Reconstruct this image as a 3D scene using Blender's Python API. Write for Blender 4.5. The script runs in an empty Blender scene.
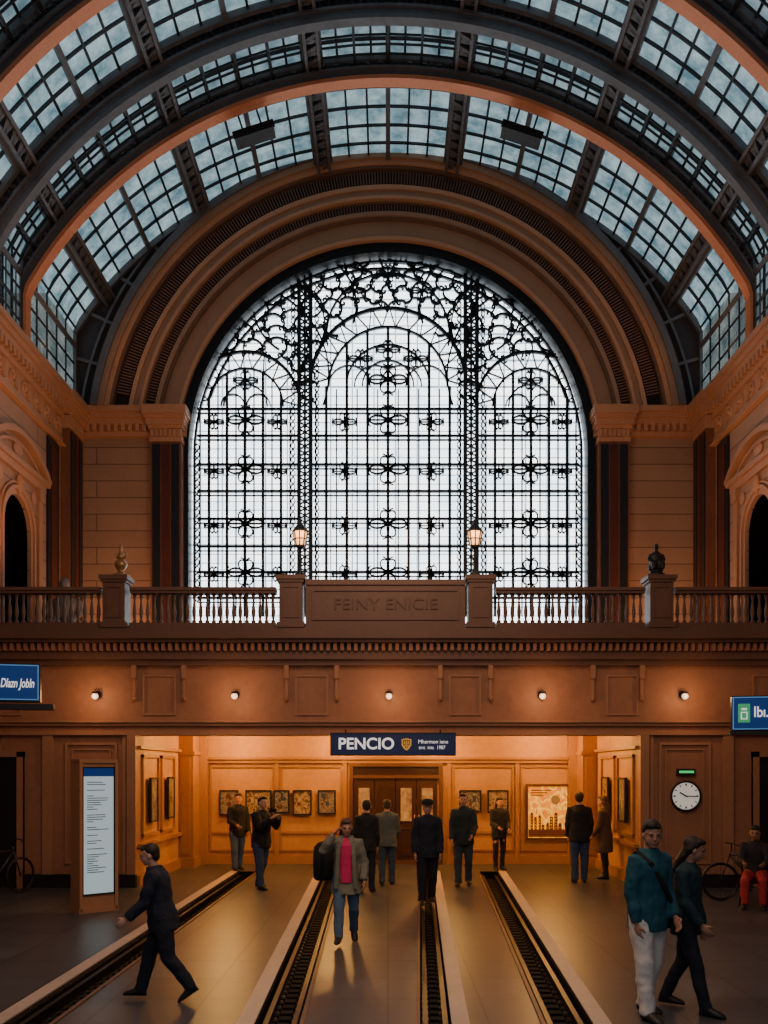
import bpy, math, random
from math import sin, cos, pi, radians as rad, sqrt, asin
from mathutils import Vector, Matrix
from mathutils.geometry import delaunay_2d_cdt
random.seed(7)
scene=bpy.context.scene
COL=scene.collection
# survey helpers: elevations were measured on the two main planes (metres out)
F=915.2; CZ=2.25
def X(u,Y=22.0): return (u-388)*Y/F
def Z(v,Y=22.0): return CZ+(770-v)*Y/F
YB=22.0   # upper end wall / alcove back wall
YF=17.6   # lower facade
HW=7.45   # hall half width

# ---------------------------------------------------------------- materials
MC={}
def mat(name,col,rough=.6,metal=0,var=.15,bump=.1,bscale=20,emit=None,es=0,kind=None,spec=.4):
    if name in MC: return MC[name]
    m=bpy.data.materials.new(name); m.use_nodes=True
    nt=m.node_tree; N=nt.nodes; L=nt.links
    b=N["Principled BSDF"]
    b.inputs["Roughness"].default_value=rough; b.inputs["Metallic"].default_value=metal
    b.inputs["Specular IOR Level"].default_value=spec
    geo=N.new("ShaderNodeNewGeometry")
    noi=N.new("ShaderNodeTexNoise"); noi.inputs["Scale"].default_value=bscale; noi.inputs["Detail"].default_value=4
    L.new(geo.outputs["Position"],noi.inputs["Vector"])
    noi2=N.new("ShaderNodeTexNoise"); noi2.inputs["Scale"].default_value=1.3; noi2.inputs["Detail"].default_value=3
    L.new(geo.outputs["Position"],noi2.inputs["Vector"])
    mx=N.new("ShaderNodeMix"); mx.data_type='RGBA'
    c=Vector(col)
    mx.inputs[6].default_value=(*(c*(1-var*1.5)),1); mx.inputs[7].default_value=(*[min(1,x*(1+var)) for x in c],1)
    ad=N.new("ShaderNodeMath"); ad.operation='MULTIPLY_ADD'; ad.inputs[1].default_value=.5
    L.new(noi.outputs["Fac"],ad.inputs[0])
    h=N.new("ShaderNodeMath"); h.operation='MULTIPLY'; h.inputs[1].default_value=.5; L.new(noi2.outputs["Fac"],h.inputs[0]); L.new(h.outputs[0],ad.inputs[2])
    L.new(ad.outputs[0],mx.inputs[0])
    colout=mx.outputs[2]; hout=noi.outputs["Fac"]
    if kind in('block','tile'):
        sep=N.new("ShaderNodeSeparateXYZ"); L.new(geo.outputs["Position"],sep.inputs[0])
        cmb=N.new("ShaderNodeCombineXYZ")
        if kind=='block':
            s=N.new("ShaderNodeMath"); L.new(sep.outputs[0],s.inputs[0]); L.new(sep.outputs[1],s.inputs[1])
            L.new(s.outputs[0],cmb.inputs[0]); L.new(sep.outputs[2],cmb.inputs[1])
        else:
            L.new(sep.outputs[0],cmb.inputs[0]); L.new(sep.outputs[1],cmb.inputs[1])
        br=N.new("ShaderNodeTexBrick"); br.inputs["Scale"].default_value=1
        br.inputs["Brick Width"].default_value=6.0 if kind=='block' else .9
        br.inputs["Row Height"].default_value=.40 if kind=='block' else .9
        br.inputs["Mortar Size"].default_value=.012 if kind=='block' else .013
        br.offset=.5 if kind=='block' else 0
        c2=.86 if kind=='block' else .72
        br.inputs["Color1"].default_value=(1,1,1,1); br.inputs["Color2"].default_value=(c2,c2,c2,1); br.inputs["Mortar"].default_value=(.35,.35,.35,1)
        L.new(cmb.outputs[0],br.inputs["Vector"])
        mu=N.new("ShaderNodeMix"); mu.data_type='RGBA'; mu.blend_type='MULTIPLY'; mu.inputs[0].default_value=1
        L.new(colout,mu.inputs[6]); L.new(br.outputs["Color"],mu.inputs[7]); colout=mu.outputs[2]
    L.new(colout,b.inputs["Base Color"])
    if bump:
        bp=N.new("ShaderNodeBump"); bp.inputs["Strength"].default_value=bump; bp.inputs["Distance"].default_value=.02
        L.new(hout,bp.inputs["Height"]); L.new(bp.outputs[0],b.inputs["Normal"])
    if emit:
        b.inputs["Emission Color"].default_value=(*emit,1); b.inputs["Emission Strength"].default_value=es
    MC[name]=m; return m
def glow(name,c1,c2,strength,scale=.6,stretch=(1,1,1),p0=.35,p1=.65):
    if name in MC: return MC[name]
    m=bpy.data.materials.new(name); m.use_nodes=True; nt=m.node_tree; N=nt.nodes; L=nt.links
    b=N["Principled BSDF"]; b.inputs["Base Color"].default_value=(*[x*.3 for x in c1],1); b.inputs["Roughness"].default_value=.25
    geo=N.new("ShaderNodeNewGeometry"); mp=N.new("ShaderNodeMapping"); mp.inputs["Scale"].default_value=stretch
    L.new(geo.outputs["Position"],mp.inputs[0])
    no=N.new("ShaderNodeTexNoise"); no.inputs["Scale"].default_value=scale; no.inputs["Detail"].default_value=7; no.inputs["Roughness"].default_value=.68
    L.new(mp.outputs[0],no.inputs["Vector"])
    cr=N.new("ShaderNodeValToRGB"); cr.color_ramp.elements[0].position=p0; cr.color_ramp.elements[1].position=p1
    cr.color_ramp.elements[0].color=(*c1,1); cr.color_ramp.elements[1].color=(*c2,1)
    L.new(no.outputs["Fac"],cr.inputs[0]); L.new(cr.outputs[0],b.inputs["Emission Color"]); b.inputs["Emission Strength"].default_value=strength
    MC[name]=m; return m
def art(name,cols,scale=6,es=0.0):
    if name in MC: return MC[name]
    m=bpy.data.materials.new(name); m.use_nodes=True; nt=m.node_tree; N=nt.nodes; L=nt.links
    b=N["Principled BSDF"]; b.inputs["Roughness"].default_value=.4
    geo=N.new("ShaderNodeNewGeometry")
    vo=N.new("ShaderNodeTexNoise"); vo.inputs["Scale"].default_value=scale; vo.inputs["Detail"].default_value=5; vo.inputs["Distortion"].default_value=.6
    L.new(geo.outputs["Position"],vo.inputs["Vector"])
    cr=N.new("ShaderNodeValToRGB")
    E=cr.color_ramp.elements
    while len(E)<len(cols): E.new(.5)
    for i,c in enumerate(cols):
        E[i].position=0 if i==0 else .34+.3*i/len(cols); E[i].color=(*c,1)
    L.new(vo.outputs["Fac"],cr.inputs[0]); L.new(cr.outputs[0],b.inputs["Base Color"])
    if es: L.new(cr.outputs[0],b.inputs["Emission Color"]); b.inputs["Emission Strength"].default_value=es
    MC[name]=m; return m

STONE=mat("stone_block",(.36,.21,.135),.75,var=.3,bump=.15,kind='block')
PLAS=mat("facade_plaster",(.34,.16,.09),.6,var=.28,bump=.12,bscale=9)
MOLD=mat("moulding_stone",(.38,.19,.105),.55,var=.28,bump=.12)
CORN=mat("cornice_stone",(.48,.235,.125),.55,var=.3,bump=.2)
ARCHM=mat("archivolt_stone",(.30,.185,.12),.6,var=.28,bump=.12)
ARCHL=mat("archivolt_edge",(.46,.255,.15),.5,var=.25,bump=.12)
ARCHD=mat("archivolt_slats",(.15,.085,.058),.6,var=.25)
BALM=mat("balcony_stone",(.15,.075,.048),.5,var=.35,bump=.12)  # darker base colour carries the backlit shade of the balustrade
COPPER=mat("copper_rib",(.68,.25,.11),.42,.2,var=.25,bump=.1)
DARKR=mat("dark_red_stone",(.085,.022,.014),.35,var=.45)
DARKB=mat("dark_blue_stone",(.012,.016,.022),.3,var=.3)
RUST=mat("rust_stone",(.20,.075,.038),.5,var=.35)
DARK=mat("dark_bronze",(.018,.015,.015),.5,.2)
VAULT=mat("vault_plaster",(.045,.052,.064),.7,var=.35,bump=.25,bscale=7)
STEEL=mat("grey_rib_steel",(.115,.122,.138),.5,.1,var=.4,bump=.2,bscale=8)
SASH=mat("sash_steel",(.022,.027,.034),.5,.2,var=.2,bump=0)
IRON=mat("black_iron",(.006,.010,.015),.5,.3,var=.1,bump=0)
FLOORM=mat("polished_floor",(.082,.086,.098),.36,0,var=.4,bump=.06,bscale=6,kind='tile',spec=.42)
CURB=mat("pale_curb_stone",(.50,.40,.33),.5,var=.3,bump=.1)
TRENCH=mat("trench_black",(.006,.005,.005),.9,spec=.1)
RAILM=mat("rail_steel",(.03,.027,.027),.4,.7)
SLEEP=mat("sleeper_black",(.009,.008,.008),.8,spec=.15)
WOOD=mat("brown_wood",(.11,.045,.022),.4,var=.35)
TAN=mat("tan_frame",(.42,.21,.11),.45,var=.2)
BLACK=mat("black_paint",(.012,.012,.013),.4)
BLACKM=mat("niche_shade_black",(.004,.003,.003),.95,spec=.05,bump=0)
WHITE=mat("white_sign_glow",(.8,.8,.8),.4,emit=(1,1,1),es=.6)  # white given its own glow to keep sign lettering bright
PANE=glow("window_glass",(.66,.80,.90),(1,1,1),4.2,.8,(1,1,2.2),.38,.6)
SKY=glow("skylight_glass",(.10,.20,.25),(.42,.57,.62),1.0,2.2,p0=.36,p1=.66)
SKYD=glow("skylight_glass_dim",(.10,.18,.22),(.34,.46,.51),.9,2.8,p0=.36,p1=.66)
GOLD=mat("gold_paint",(.7,.42,.08),.4,.3)
BULB=mat("warm_lamp_glass",(1,.8,.5),.3,emit=(1,.72,.38),es=6)

# ---------------------------------------------------------------- mesh builder
class MB:
    def __init__(s): s.v=[]; s.f=[]; s.m=[]
    def add(s,vs,fs,mi=0):
        o=len(s.v); s.v+= [tuple(v) for v in vs]; s.f+=[tuple(i+o for i in f) for f in fs]; s.m+=[mi]*len(fs)
    def box(s,x0,x1,y0,y1,z0,z1,mi=0):
        if x0>x1:x0,x1=x1,x0
        if y0>y1:y0,y1=y1,y0
        if z0>z1:z0,z1=z1,z0
        s.add([(x0,y0,z0),(x1,y0,z0),(x1,y1,z0),(x0,y1,z0),(x0,y0,z1),(x1,y0,z1),(x1,y1,z1),(x0,y1,z1)],
              [(3,2,1,0),(4,5,6,7),(0,1,5,4),(1,2,6,5),(2,3,7,6),(3,0,4,7)],mi)
    def bar(s,p,q,w,h,up=(0,1,0),mi=0):
        p=Vector(p);q=Vector(q);d=(q-p)
        if d.length<1e-6:return
        d.normalize();u=Vector(up);a=d.cross(u)
        if a.length<1e-4: a=d.cross(Vector((1,0,.1)))
        a.normalize();b=a.cross(d).normalized();a=a*w/2;b=b*h/2
        vs=[p-a-b,p+a-b,p+a+b,p-a+b,q-a-b,q+a-b,q+a+b,q-a+b]
        s.add(vs,[(0,1,2,3),(7,6,5,4),(4,5,1,0),(5,6,2,1),(6,7,3,2),(7,4,0,3)],mi)
    def poly(s,pts,w,h,up=(0,1,0),mi=0):
        for a,b in zip(pts,pts[1:]): s.bar(a,b,w,h,up,mi)
    def ribbon(s,pi_,po,y0,y1,mi=0):
        n=len(pi_);vs=[]
        for a,b in zip(pi_,po): vs+=[(a[0],y0,a[1]),(b[0],y0,b[1]),(b[0],y1,b[1]),(a[0],y1,a[1])]
        fs=[]
        for i in range(n-1):
            o=i*4;p=o+4
            for k in range(4): fs.append((o+k,o+(k+1)%4,p+(k+1)%4,p+k))
        fs+=[(3,2,1,0),((n-1)*4,(n-1)*4+1,(n-1)*4+2,(n-1)*4+3)]
        s.add(vs,fs,mi)
    def rings(s,R,n=12,mi=0,sup=1.0):
        vs=[];fs=[]
        for (c,ax,ay,rx,ry) in R:
            for k in range(n):
                t=2*pi*k/n; cx,sy=cos(t),sin(t)
                cx=math.copysign(abs(cx)**sup,cx); sy=math.copysign(abs(sy)**sup,sy)
                vs.append(Vector(c)+Vector(ax)*rx*cx+Vector(ay)*ry*sy)
        m=len(R)
        for i in range(m-1):
            for k in range(n):
                fs.append((i*n+k,i*n+(k+1)%n,(i+1)*n+(k+1)%n,(i+1)*n+k))
        fs.append(tuple(range(n-1,-1,-1))); fs.append(tuple((m-1)*n+k for k in range(n)))
        s.add(vs,fs,mi)
    def lathe(s,prof,c=(0,0,0),n=14,mi=0):
        c=Vector(c); s.rings([(c+Vector((0,0,z)),(1,0,0),(0,1,0),r,r) for r,z in prof],n,mi)
    def tube(s,pts,rads,n=10,mi=0):
        pts=[Vector(p) for p in pts]; R=[];a=None
        for i,p in enumerate(pts):
            d=(pts[min(i+1,len(pts)-1)]-pts[max(i-1,0)]).normalized()
            if a is None: a=d.orthogonal().normalized()
            a=(a-d*a.dot(d)).normalized(); b=d.cross(a)
            r=rads[i] if hasattr(rads,'__len__') else rads
            R.append((p,a,b,r,r))
        s.rings(R,n,mi)
    def ell(s,c,r,M=None,n=14,mi=0):
        M=M or Matrix.Identity(3); c=Vector(c);R=[]
        ax,ay,az=M.col[0],M.col[1],M.col[2]
        k=9
        for i in range(k):
            t=-pi/2+pi*(i+.12)/(k-.76)
            R.append((c+az*r[2]*sin(t),ax,ay,max(r[0]*cos(t),1e-4),max(r[1]*cos(t),1e-4)))
        s.rings(R,n,mi)
    def torus(s,c,R,r,ax=(1,0,0),ay=(0,0,1),n=32,k=8,mi=0):
        c=Vector(c);ax=Vector(ax);ay=Vector(ay);nz=ax.cross(ay);vs=[];fs=[]
        for i in range(n):
            t=2*pi*i/n;d=ax*cos(t)+ay*sin(t)
            for j in range(k):
                q=2*pi*j/k; vs.append(c+d*(R+r*cos(q))+nz*r*sin(q))
        for i in range(n):
            for j in range(k): fs.append((i*k+j,i*k+(j+1)%k,((i+1)%n)*k+(j+1)%k,((i+1)%n)*k+j))
        s.add(vs,fs,mi)
    def frame(s,x0,x1,z0,z1,y,w,p,mi=0):   # picture-frame moulding standing proud of plane y
        s.box(x0,x1,y-p,y,z1-w,z1,mi); s.box(x0,x1,y-p,y,z0,z0+w,mi)
        s.box(x0,x0+w,y-p,y,z0+w,z1-w,mi); s.box(x1-w,x1,y-p,y,z0+w,z1-w,mi)
    def mesh(s,name,mats,smooth=False):
        me=bpy.data.meshes.new(name); me.from_pydata(s.v,[],s.f)
        for m in mats: me.materials.append(m)
        me.polygons.foreach_set("material_index",s.m)
        if smooth: me.polygons.foreach_set("use_smooth",[True]*len(s.f))
        me.update(); return me
    def obj(s,name,mats,parent=None,smooth=False,loc=(0,0,0)):
        if not isinstance(mats,(list,tuple)): mats=[mats]
        o=bpy.data.objects.new(name,s.mesh(name,mats,smooth)); COL.objects.link(o); o.location=loc
        if parent: o.parent=parent
        return o
def empty(name,loc=(0,0,0),rz=0):
    e=bpy.data.objects.new(name,None); e.empty_display_size=.2; COL.objects.link(e); e.location=loc; e.rotation_euler=(0,0,rz); return e
def tag(o,label,cat,group=None):
    o["label"]=label;o["category"]=cat
    if group:o["group"]=group
    return o
def struct(o,label=None,cat=None):
    o["kind"]="structure"
    if label:o["label"]=label
    if cat:o["category"]=cat
    return o
CN={'window':0,'door':0,'trim':0}
def nn(k): CN[k]+=1; return f"{k}_{CN[k]}"
def text(body,size,loc,m,parent=None,rot=(pi/2,0,0),extr=.004,name="lettering",align='CENTER',sx=1,bold=0,shear=0):
    cu=bpy.data.curves.new(name,'FONT'); cu.body=body; cu.size=size; cu.extrude=extr; cu.align_x=align; cu.align_y='CENTER'; cu.offset=bold; cu.shear=shear
    t=bpy.data.objects.new("tmp",cu); COL.objects.link(t); bpy.context.view_layer.update()
    dg=bpy.context.evaluated_depsgraph_get(); me=bpy.data.meshes.new_from_object(t.evaluated_get(dg))
    bpy.data.objects.remove(t); me.materials.clear(); me.materials.append(m); me.name=name
    o=bpy.data.objects.new(name,me); COL.objects.link(o); o.location=loc; o.rotation_euler=rot; o.scale=(sx,1,1)
    if parent:o.parent=parent
    return o
def light(kind,loc,energy,col,size=.3,rot=None,sy=None,spot=None):
    d=bpy.data.lights.new("lamp_or_fill",kind); d.energy=energy; d.color=col
    if kind=='AREA':
        d.size=size
        if sy: d.shape='RECTANGLE'; d.size_y=sy
    else: d.shadow_soft_size=size
    if kind=='SPOT': d.spot_size=spot or rad(100); d.spot_blend=.7
    o=bpy.data.objects.new("lamp_or_fill",d); COL.objects.link(o); o.location=loc
    if rot:o.rotation_euler=rot
    return o
WARM=(1,.50,.20)

# ---------------------------------------------------------------- vault
ZC=7.86; ZCOR=10.86
def prof(s,R,xm=HW):
    am=asin(xm/R); sm=am*R; sg=1 if s>=0 else -1; a=abs(s)
    k=R/8.86; a=a*k
    if a<=sm: t=a/R; return (sg*R*sin(t),ZC+R*cos(t))
    return (sg*xm, max(ZCOR-.1,ZC+R*cos(am)-(a-sm)))
SMAX=10.7
def profline(R,xm,n=90): return [prof(-SMAX+2*SMAX*i/n,R,xm) for i in range(n+1)]
mb=MB(); mb.ribbon(profline(8.98,HW+.1),profline(9.2,HW+.3),9.5,YB+.2)
struct(mb.obj("ceiling",VAULT,smooth=False))
def rib(y,w,d0,m,soff,xm=7.36):
    m1=MB()
    m1.ribbon(profline(d0,xm-.05),profline(d0+.08,xm+.01),y-w/2,y+w/2,0)
    m1.ribbon(profline(d0+.08,xm+.01),profline(d0+.20,xm+.04),y-w*.35,y+w*.35,1)
    m1.ribbon(profline(d0+.20,xm+.04),profline(d0+.25,xm+.07),y-w*.6,y+w*.6,1)
    s=-10.2
    while s<=10.2:     # open web struts up to the glazing
        a=prof(s,d0+.24,xm+.06); b=prof(s+.15,8.95,HW); c=prof(s-.15,8.95,HW)
        m1.bar((a[0],y,a[1]),(b[0],y,b[1]),.045,.06,(0,1,0),1); m1.bar((a[0],y,a[1]),(c[0],y,c[1]),.045,.06,(0,1,0),1)
        s+=.30
    struct(m1.obj(nn("trim"),[soff,m]))
for y in (18.6,14.95,11.3): rib(y,.26,8.36,STEEL,COPPER)
for y in (17.1,13.4): rib(y,.2,8.38,STEEL,STEEL)
bands=[(18.80,21.70,5,SKY,6),(17.22,18.55,3,SKYD,8),(15.12,16.95,4,SKY,6),(13.50,14.84,3,SKYD,8),(11.45,13.26,4,SKY,6)]
cols=[(-1.37,1.37)]
for k in (1,2): cols+=[(3.09*k-1.37,3.09*k+1.37),(-3.09*k-1.37,-3.09*k+1.37)]
cols+=[(7.90,10.50),(-10.50,-7.90)]
def skyl(s0,s1,y0,y1,ny,gm,nx):
    m1=MB(); n=8
    P=[prof(s0+(s1-s0)*i/n,8.9) for i in range(n+1)]
    for a,b in zip(P,P[1:]): m1.add([(a[0],y0,a[1]),(b[0],y0,b[1]),(b[0],y1,b[1]),(a[0],y1,a[1])],[(0,1,2,3)],1)
    def bars(R,w,h,ss,ys,mi=0):
        for s in ss:
            p=prof(s,R); nv=(p[0],0,p[1]-ZC); m1.bar((p[0],y0,p[1]),(p[0],y1,p[1]),w,h,nv,mi)
        for y in ys:
            Q=[prof(s0+(s1-s0)*i/n,R) for i in range(n+1)]
            for a,b in zip(Q,Q[1:]): m1.bar((a[0],y,a[1]),(b[0],y,b[1]),h,w,(0,1,0),mi)
    bars(8.84,.10,.14,[s0,s1,(s0+s1)/2],[y0,y1])
    sub=[s0+(s1-s0)*k/nx for k in range(1,nx) if k*2!=nx]
    bars(8.87,.045,.05,sub,[y0+(y1-y0)*k/ny for k in range(1,ny)],2)
    struct(m1.obj(nn("window"),[STEEL,gm,SASH]))
    if gm is SKYD:   # open slatted truss panels hung under the narrow glazed bands
        m2=MB(); yy=y0+.12
        while yy<y1-.05:
            Q=[prof(s0+(s1-s0)*i/4,8.72) for i in range(5)]
            for a,b in zip(Q,Q[1:]): m2.bar((a[0],yy,a[1]),(b[0],yy,b[1]),.04,.022,(0,1,0))
            yy+=.24
        for s in (s0,s0+(s1-s0)*.25,(s0+s1)/2,s0+(s1-s0)*.75,s1):
            p=prof(s,8.70); m2.bar((p[0],y0,p[1]),(p[0],y1,p[1]),.05,.08,(p[0],0,p[1]-ZC))
        struct(m2.obj(nn("trim"),SASH))
for (y0,y1,ny,gm,nx) in bands:
    for (s0,s1) in cols: skyl(s0,s1,y0,y1,ny,gm,nx)
for k in (1.545,4.635,7.725):
    for sg in (-1,1):
        m1=MB(); a=prof(sg*(k-.13),8.70); b=prof(sg*(k+.13),8.70)
        nv=(a[0],0,a[1]-ZC)
        for p in (a,b): m1.bar((p[0],9.6,p[1]),(p[0],YB,p[1]),.06,.2,nv)
        y=9.7;i=0
        while y<YB:
            m1.bar((a[0],y,a[1]),(b[0],y+(.15 if i%2 else 0),b[1]),.04,.1,(0,1,0)); y+=.15;i+=1
        struct(m1.obj(nn("trim"),STEEL))
for u in (-2.75,2.75):
    e=tag(empty("flood_lamp",(u,18.9,15.35)),"dark flat floodlight hung under the glazed vault","lamp","vault floodlights")
    e.rotation_euler=(0,rad(18 if u>0 else -18),0)
    m1=MB(); m1.box(-.42,.42,-.18,.18,-.06,.06); m1.frame(-.44,.44,-.08,.08,-.17,.03,.03); m1.obj("lamp_housing",DARK,e)
    m1=MB(); m1.tube([(-.2,0,.05),(-.2,0,.5)],.02);m1.tube([(.2,0,.05),(.2,0,.5)],.02); m1.obj("hanger_rod",DARK,e)

# ---------------------------------------------------------------- upper end wall + great window
WZ=Z(452); RO=5.05
m1=MB(); ZB=4.75
n=48; inner=[];outer=[]
for i in range(n+1):
    t=pi*i/n; dx,dz=cos(t),sin(t); inner.append((RO*dx,WZ+RO*dz))
    k=min((HW+.25)/max(abs(dx),1e-6),(17.2-WZ)/max(dz,1e-6)); outer.append((k*dx,WZ+k*dz))
m1.ribbon(inner,outer,YB,YB+.6)
for sg in (-1,1): m1.box(sg*RO,sg*(HW+.25),YB,YB+.6,3.1,WZ)
m1.box(-RO,RO,YB,YB+.6,3.1,5.0)
struct(m1.obj("wall_back",STONE))
def archpts(R,zb,n=56):
    a0=asin(max(-1,min(1,(zb-WZ)/R))) if zb>WZ else 0
    p=[(R*cos(a0+(pi-2*a0)*i/n),WZ+R*sin(a0+(pi-2*a0)*i/n)) for i in range(n+1)]
    if zb<WZ: p=[(R,zb)]+p+[(-R,zb)]
    return p
def ring(r0,r1,p,m,zb=10.85,y1=YB):
    q=MB(); q.ribbon(archpts(r0,zb),archpts(r1,zb),YB-p,y1); struct(q.obj(nn("trim"),m))
# dark steel-framed spandrel plate between archivolt and vault
sp_i=[];sp_o=[]
a0=asin((10.85-WZ)/7.0)
for i in range(61):
    t=a0+(pi-2*a0)*i/60; dx,dz=cos(t),sin(t); sp_i.append((7.0*dx,WZ+7.0*dz))
    r=7.0
    while r<9.5:
        x,z=r*dx,WZ+r*dz
        if abs(x)>HW-.02 or math.hypot(x,z-ZC)>8.95: break
        r+=.02
    sp_o.append((r*dx,WZ+r*dz))
q=MB(); q.ribbon(sp_i,sp_o,YB-.12,YB,0)
for i in range(0,61,3):
    a,b=sp_i[i],sp_o[i]
    if math.hypot(a[0]-b[0],a[1]-b[1])>.15: q.bar((a[0],YB-.2,a[1]),(b[0],YB-.2,b[1]),.07,.18,(0,1,0),1)
for r_ in (7.35,):
    P_=[(r_*cos(a0+(pi-2*a0)*i/60),YB-.2,WZ+r_*sin(a0+(pi-2*a0)*i/60)) for i in range(61)]
    for (a,b) in zip(P_,P_[1:]):
        if abs(a[0])<HW and math.hypot(a[0],a[2]-ZC)<8.9: q.bar(a,b,.06,.16,(0,1,0),1)
struct(q.obj(nn("trim"),[VAULT,STEEL]))
ring(6.90,7.06,.56,STEEL)
ring(6.76,6.90,.50,ARCHM); ring(6.66,6.76,.42,ARCHL); ring(6.60,6.66,.36,ARCHD); ring(6.22,6.60,.16,DARK); ring(6.12,6.22,.34,ARCHL); ring(5.98,6.12,.28,ARCHM); ring(5.90,5.98,.33,ARCHL)
ring(5.64,5.90,.12,DARK); ring(5.54,5.64,.26,ARCHM); ring(5.48,5.54,.2,ARCHD); ring(5.12,5.48,.10,ARCHM); ring(5.03,5.12,.14,ARCHL)
for (r0,r1,p,st) in ((6.26,6.56,.28,.62),(5.67,5.88,.2,.7)):
    q=MB(); a=11.5
    while a<168.6:
        t=rad(a); d=Vector((cos(t),0,sin(t))); c=Vector((0,YB-p/2-.02,WZ))
        q.bar(c+d*r0,c+d*r1,.03,p,(0,1,0)); a+=st
    struct(q.obj(nn("trim"),ARCHD))
# window
win=struct(empty("window_100",(0,0,0))); win.name="window_0"
q=MB(); Pn=archpts(RO+.02,5.0); q.add([(p[0],YB+.42,p[1]) for p in Pn],[tuple(range(len(Pn)))]); q.obj("glass_pane",PANE,win)
q=MB(); GREY=mat("glowing_glazing_bar",(.3,.34,.38),.6,emit=(.45,.56,.65),es=1.6,bump=0)  # bars glow pale to imitate faint shadow lines in the bright window
z=5.15;i=0
while z<WZ+4.7:
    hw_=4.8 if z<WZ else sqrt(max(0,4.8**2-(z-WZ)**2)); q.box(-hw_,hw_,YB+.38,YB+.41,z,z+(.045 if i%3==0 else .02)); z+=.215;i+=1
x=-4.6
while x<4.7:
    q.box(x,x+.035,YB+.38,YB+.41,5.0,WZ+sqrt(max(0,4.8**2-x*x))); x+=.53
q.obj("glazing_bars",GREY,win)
q=MB(); q.ribbon(archpts(4.80,5.0),archpts(5.05,5.0),YB-.02,YB+.4); q.ribbon(archpts(4.68,5.0),archpts(4.73,5.0),YB+.2,YB+.3)
q.box(-5,5,YB+.1,YB+.4,5.0,5.12); q.obj("window_frame",IRON,win)
S=1/41.6; YI=YB+.25
def W(u,v): return (u*S,YI,CZ+(770-v)*S)     # u,v: elevation units (1/41.6 m) on the window plane
def inside(u,v,m=0):
    return abs(u)<199-m and (v>452 or u*u+(v-452)**2<(199-m)**2)
for sg in (-1,1):
    q=MB()
    for du in (-6,0,6):
        u=sg*84+du
        top=452-sqrt(199**2-u*u); q.bar(W(u,615),W(u,top),.085 if du else .045,.16)
    v=250
    while v<605:
        if inside(sg*84,v):
            q.bar(W(sg*84-6,v),W(sg*84+6,v+7),.03,.06); q.bar(W(sg*84+6,v),W(sg*84-6,v+7),.03,.06)
        v+=7
    q.obj("mullion",IRON,win)
q=MB()
def seg(u0,v0,u1,v1,w=.035,d=.06):
    N=max(1,int(math.hypot(u1-u0,v1-v0)/6))
    for i in range(N):
        a=(u0+(u1-u0)*i/N,v0+(v1-v0)*i/N); b=(u0+(u1-u0)*(i+1)/N,v0+(v1-v0)*(i+1)/N)
        if inside(*a) and inside(*b): q.bar(W(*a),W(*b),w,d)
def arc(cu,cv,R,a0,a1,w=.05,d=.08):
    N=max(8,int(R*abs(a1-a0)/300)); pr=None
    for i in range(N+1):
        t=rad(a0+(a1-a0)*i/N); p=(cu+R*cos(t),cv-R*sin(t))
        if pr and inside(*p) and inside(*pr): q.bar(W(*pr),W(*p),w,d)
        pr=p
def lace(u0,v0,u1,v1,w=.022,p=7,a=2.2):
    L_=math.hypot(u1-u0,v1-v0); N=max(2,int(L_/p)); dx,dy=(u1-u0)/L_,(v1-v0)/L_
    for sg in (-1,1):
        pr=None
        for i in range(N*3+1):
            t=i/3; s=L_*i/(3*N); o=sg*a*sin(pi*t)
            c=(u0+dx*s-dy*o,v0+dy*s+dx*o)
            if pr and inside(*c) and inside(*pr): q.bar(W(*pr),W(*c),w,.05)
            pr=c
def spiral(u,v,a,L,turn,w=.034,n=14):   # tapering tendril ending in a curl
    pu,pv=u,v; t=rad(a); st=L/n
    for i in range(n):
        t+=rad(turn)*(.35+1.9*(i/n)**2)/n*2
        nu,nv=pu+st*cos(t),pv-st*sin(t)
        if inside(pu,pv) and inside(nu,nv): q.bar(W(pu,pv),W(nu,nv),w*(1.25-.6*i/n),.06)
        pu,pv=nu,nv
for v in (405,432,461,488,516,544,570,596):
    for a,b in ((-199,-91),(-77,77),(91,199)):
        seg(a,v,b,v,.055); seg(a,v+4.5,b,v+4.5,.026)
for k in range(-7,8):
    u=k*10.4; top=382-sqrt(max(0,60**2-u*u)) if abs(u)<60 else 382
    seg(u,615,u,top if k%2==0 else 385,.068 if k%2==0 else .032)
for sg in (-1,1):
    for k in range(1,12):
        u=90+k*9.1; seg(sg*u,615,sg*u,402-sqrt(max(0,38**2-(u-144)**2)),.062 if k%2==0 else .030)
    for R,w in ((55,.07),(38,.045)): arc(sg*144,402,R,0,180,w)
    for k in range(10):
        t=rad(18*k+8); u0,v0=sg*144+38*cos(t),402-38*sin(t); t2=rad(18*k+16); u1,v1=sg*144+55*cos(t2),402-55*sin(t2); seg(u0,v0,u1,v1,.026); t3=rad(18*k-0); seg(u0,v0,sg*144+55*cos(t3),402-55*sin(t3),.026)
    arc(sg*144,402,22,0,180,.035); arc(sg*131,402,12,0,180,.03); arc(sg*157,402,12,0,180,.03)
    lace(sg*96,600,sg*96,270); lace(sg*193,600,sg*193,440); lace(sg*72,600,sg*72,275)
for R,w in ((79,.08),(60,.05)): arc(0,382,R,0,180,w)
for k in range(14):
    t=rad(12.8*k+6)
    for dd in (-6,6):
        t2=rad(12.8*k+6+dd); seg(60*cos(t),382-60*sin(t),79*cos(t2),382-79*sin(t2),.026)
arc(0,382,42,0,180,.04); arc(0,382,26,0,180,.034)
for du in (-39,-13,13,39): arc(du,382,21,0,180,.03)
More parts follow.
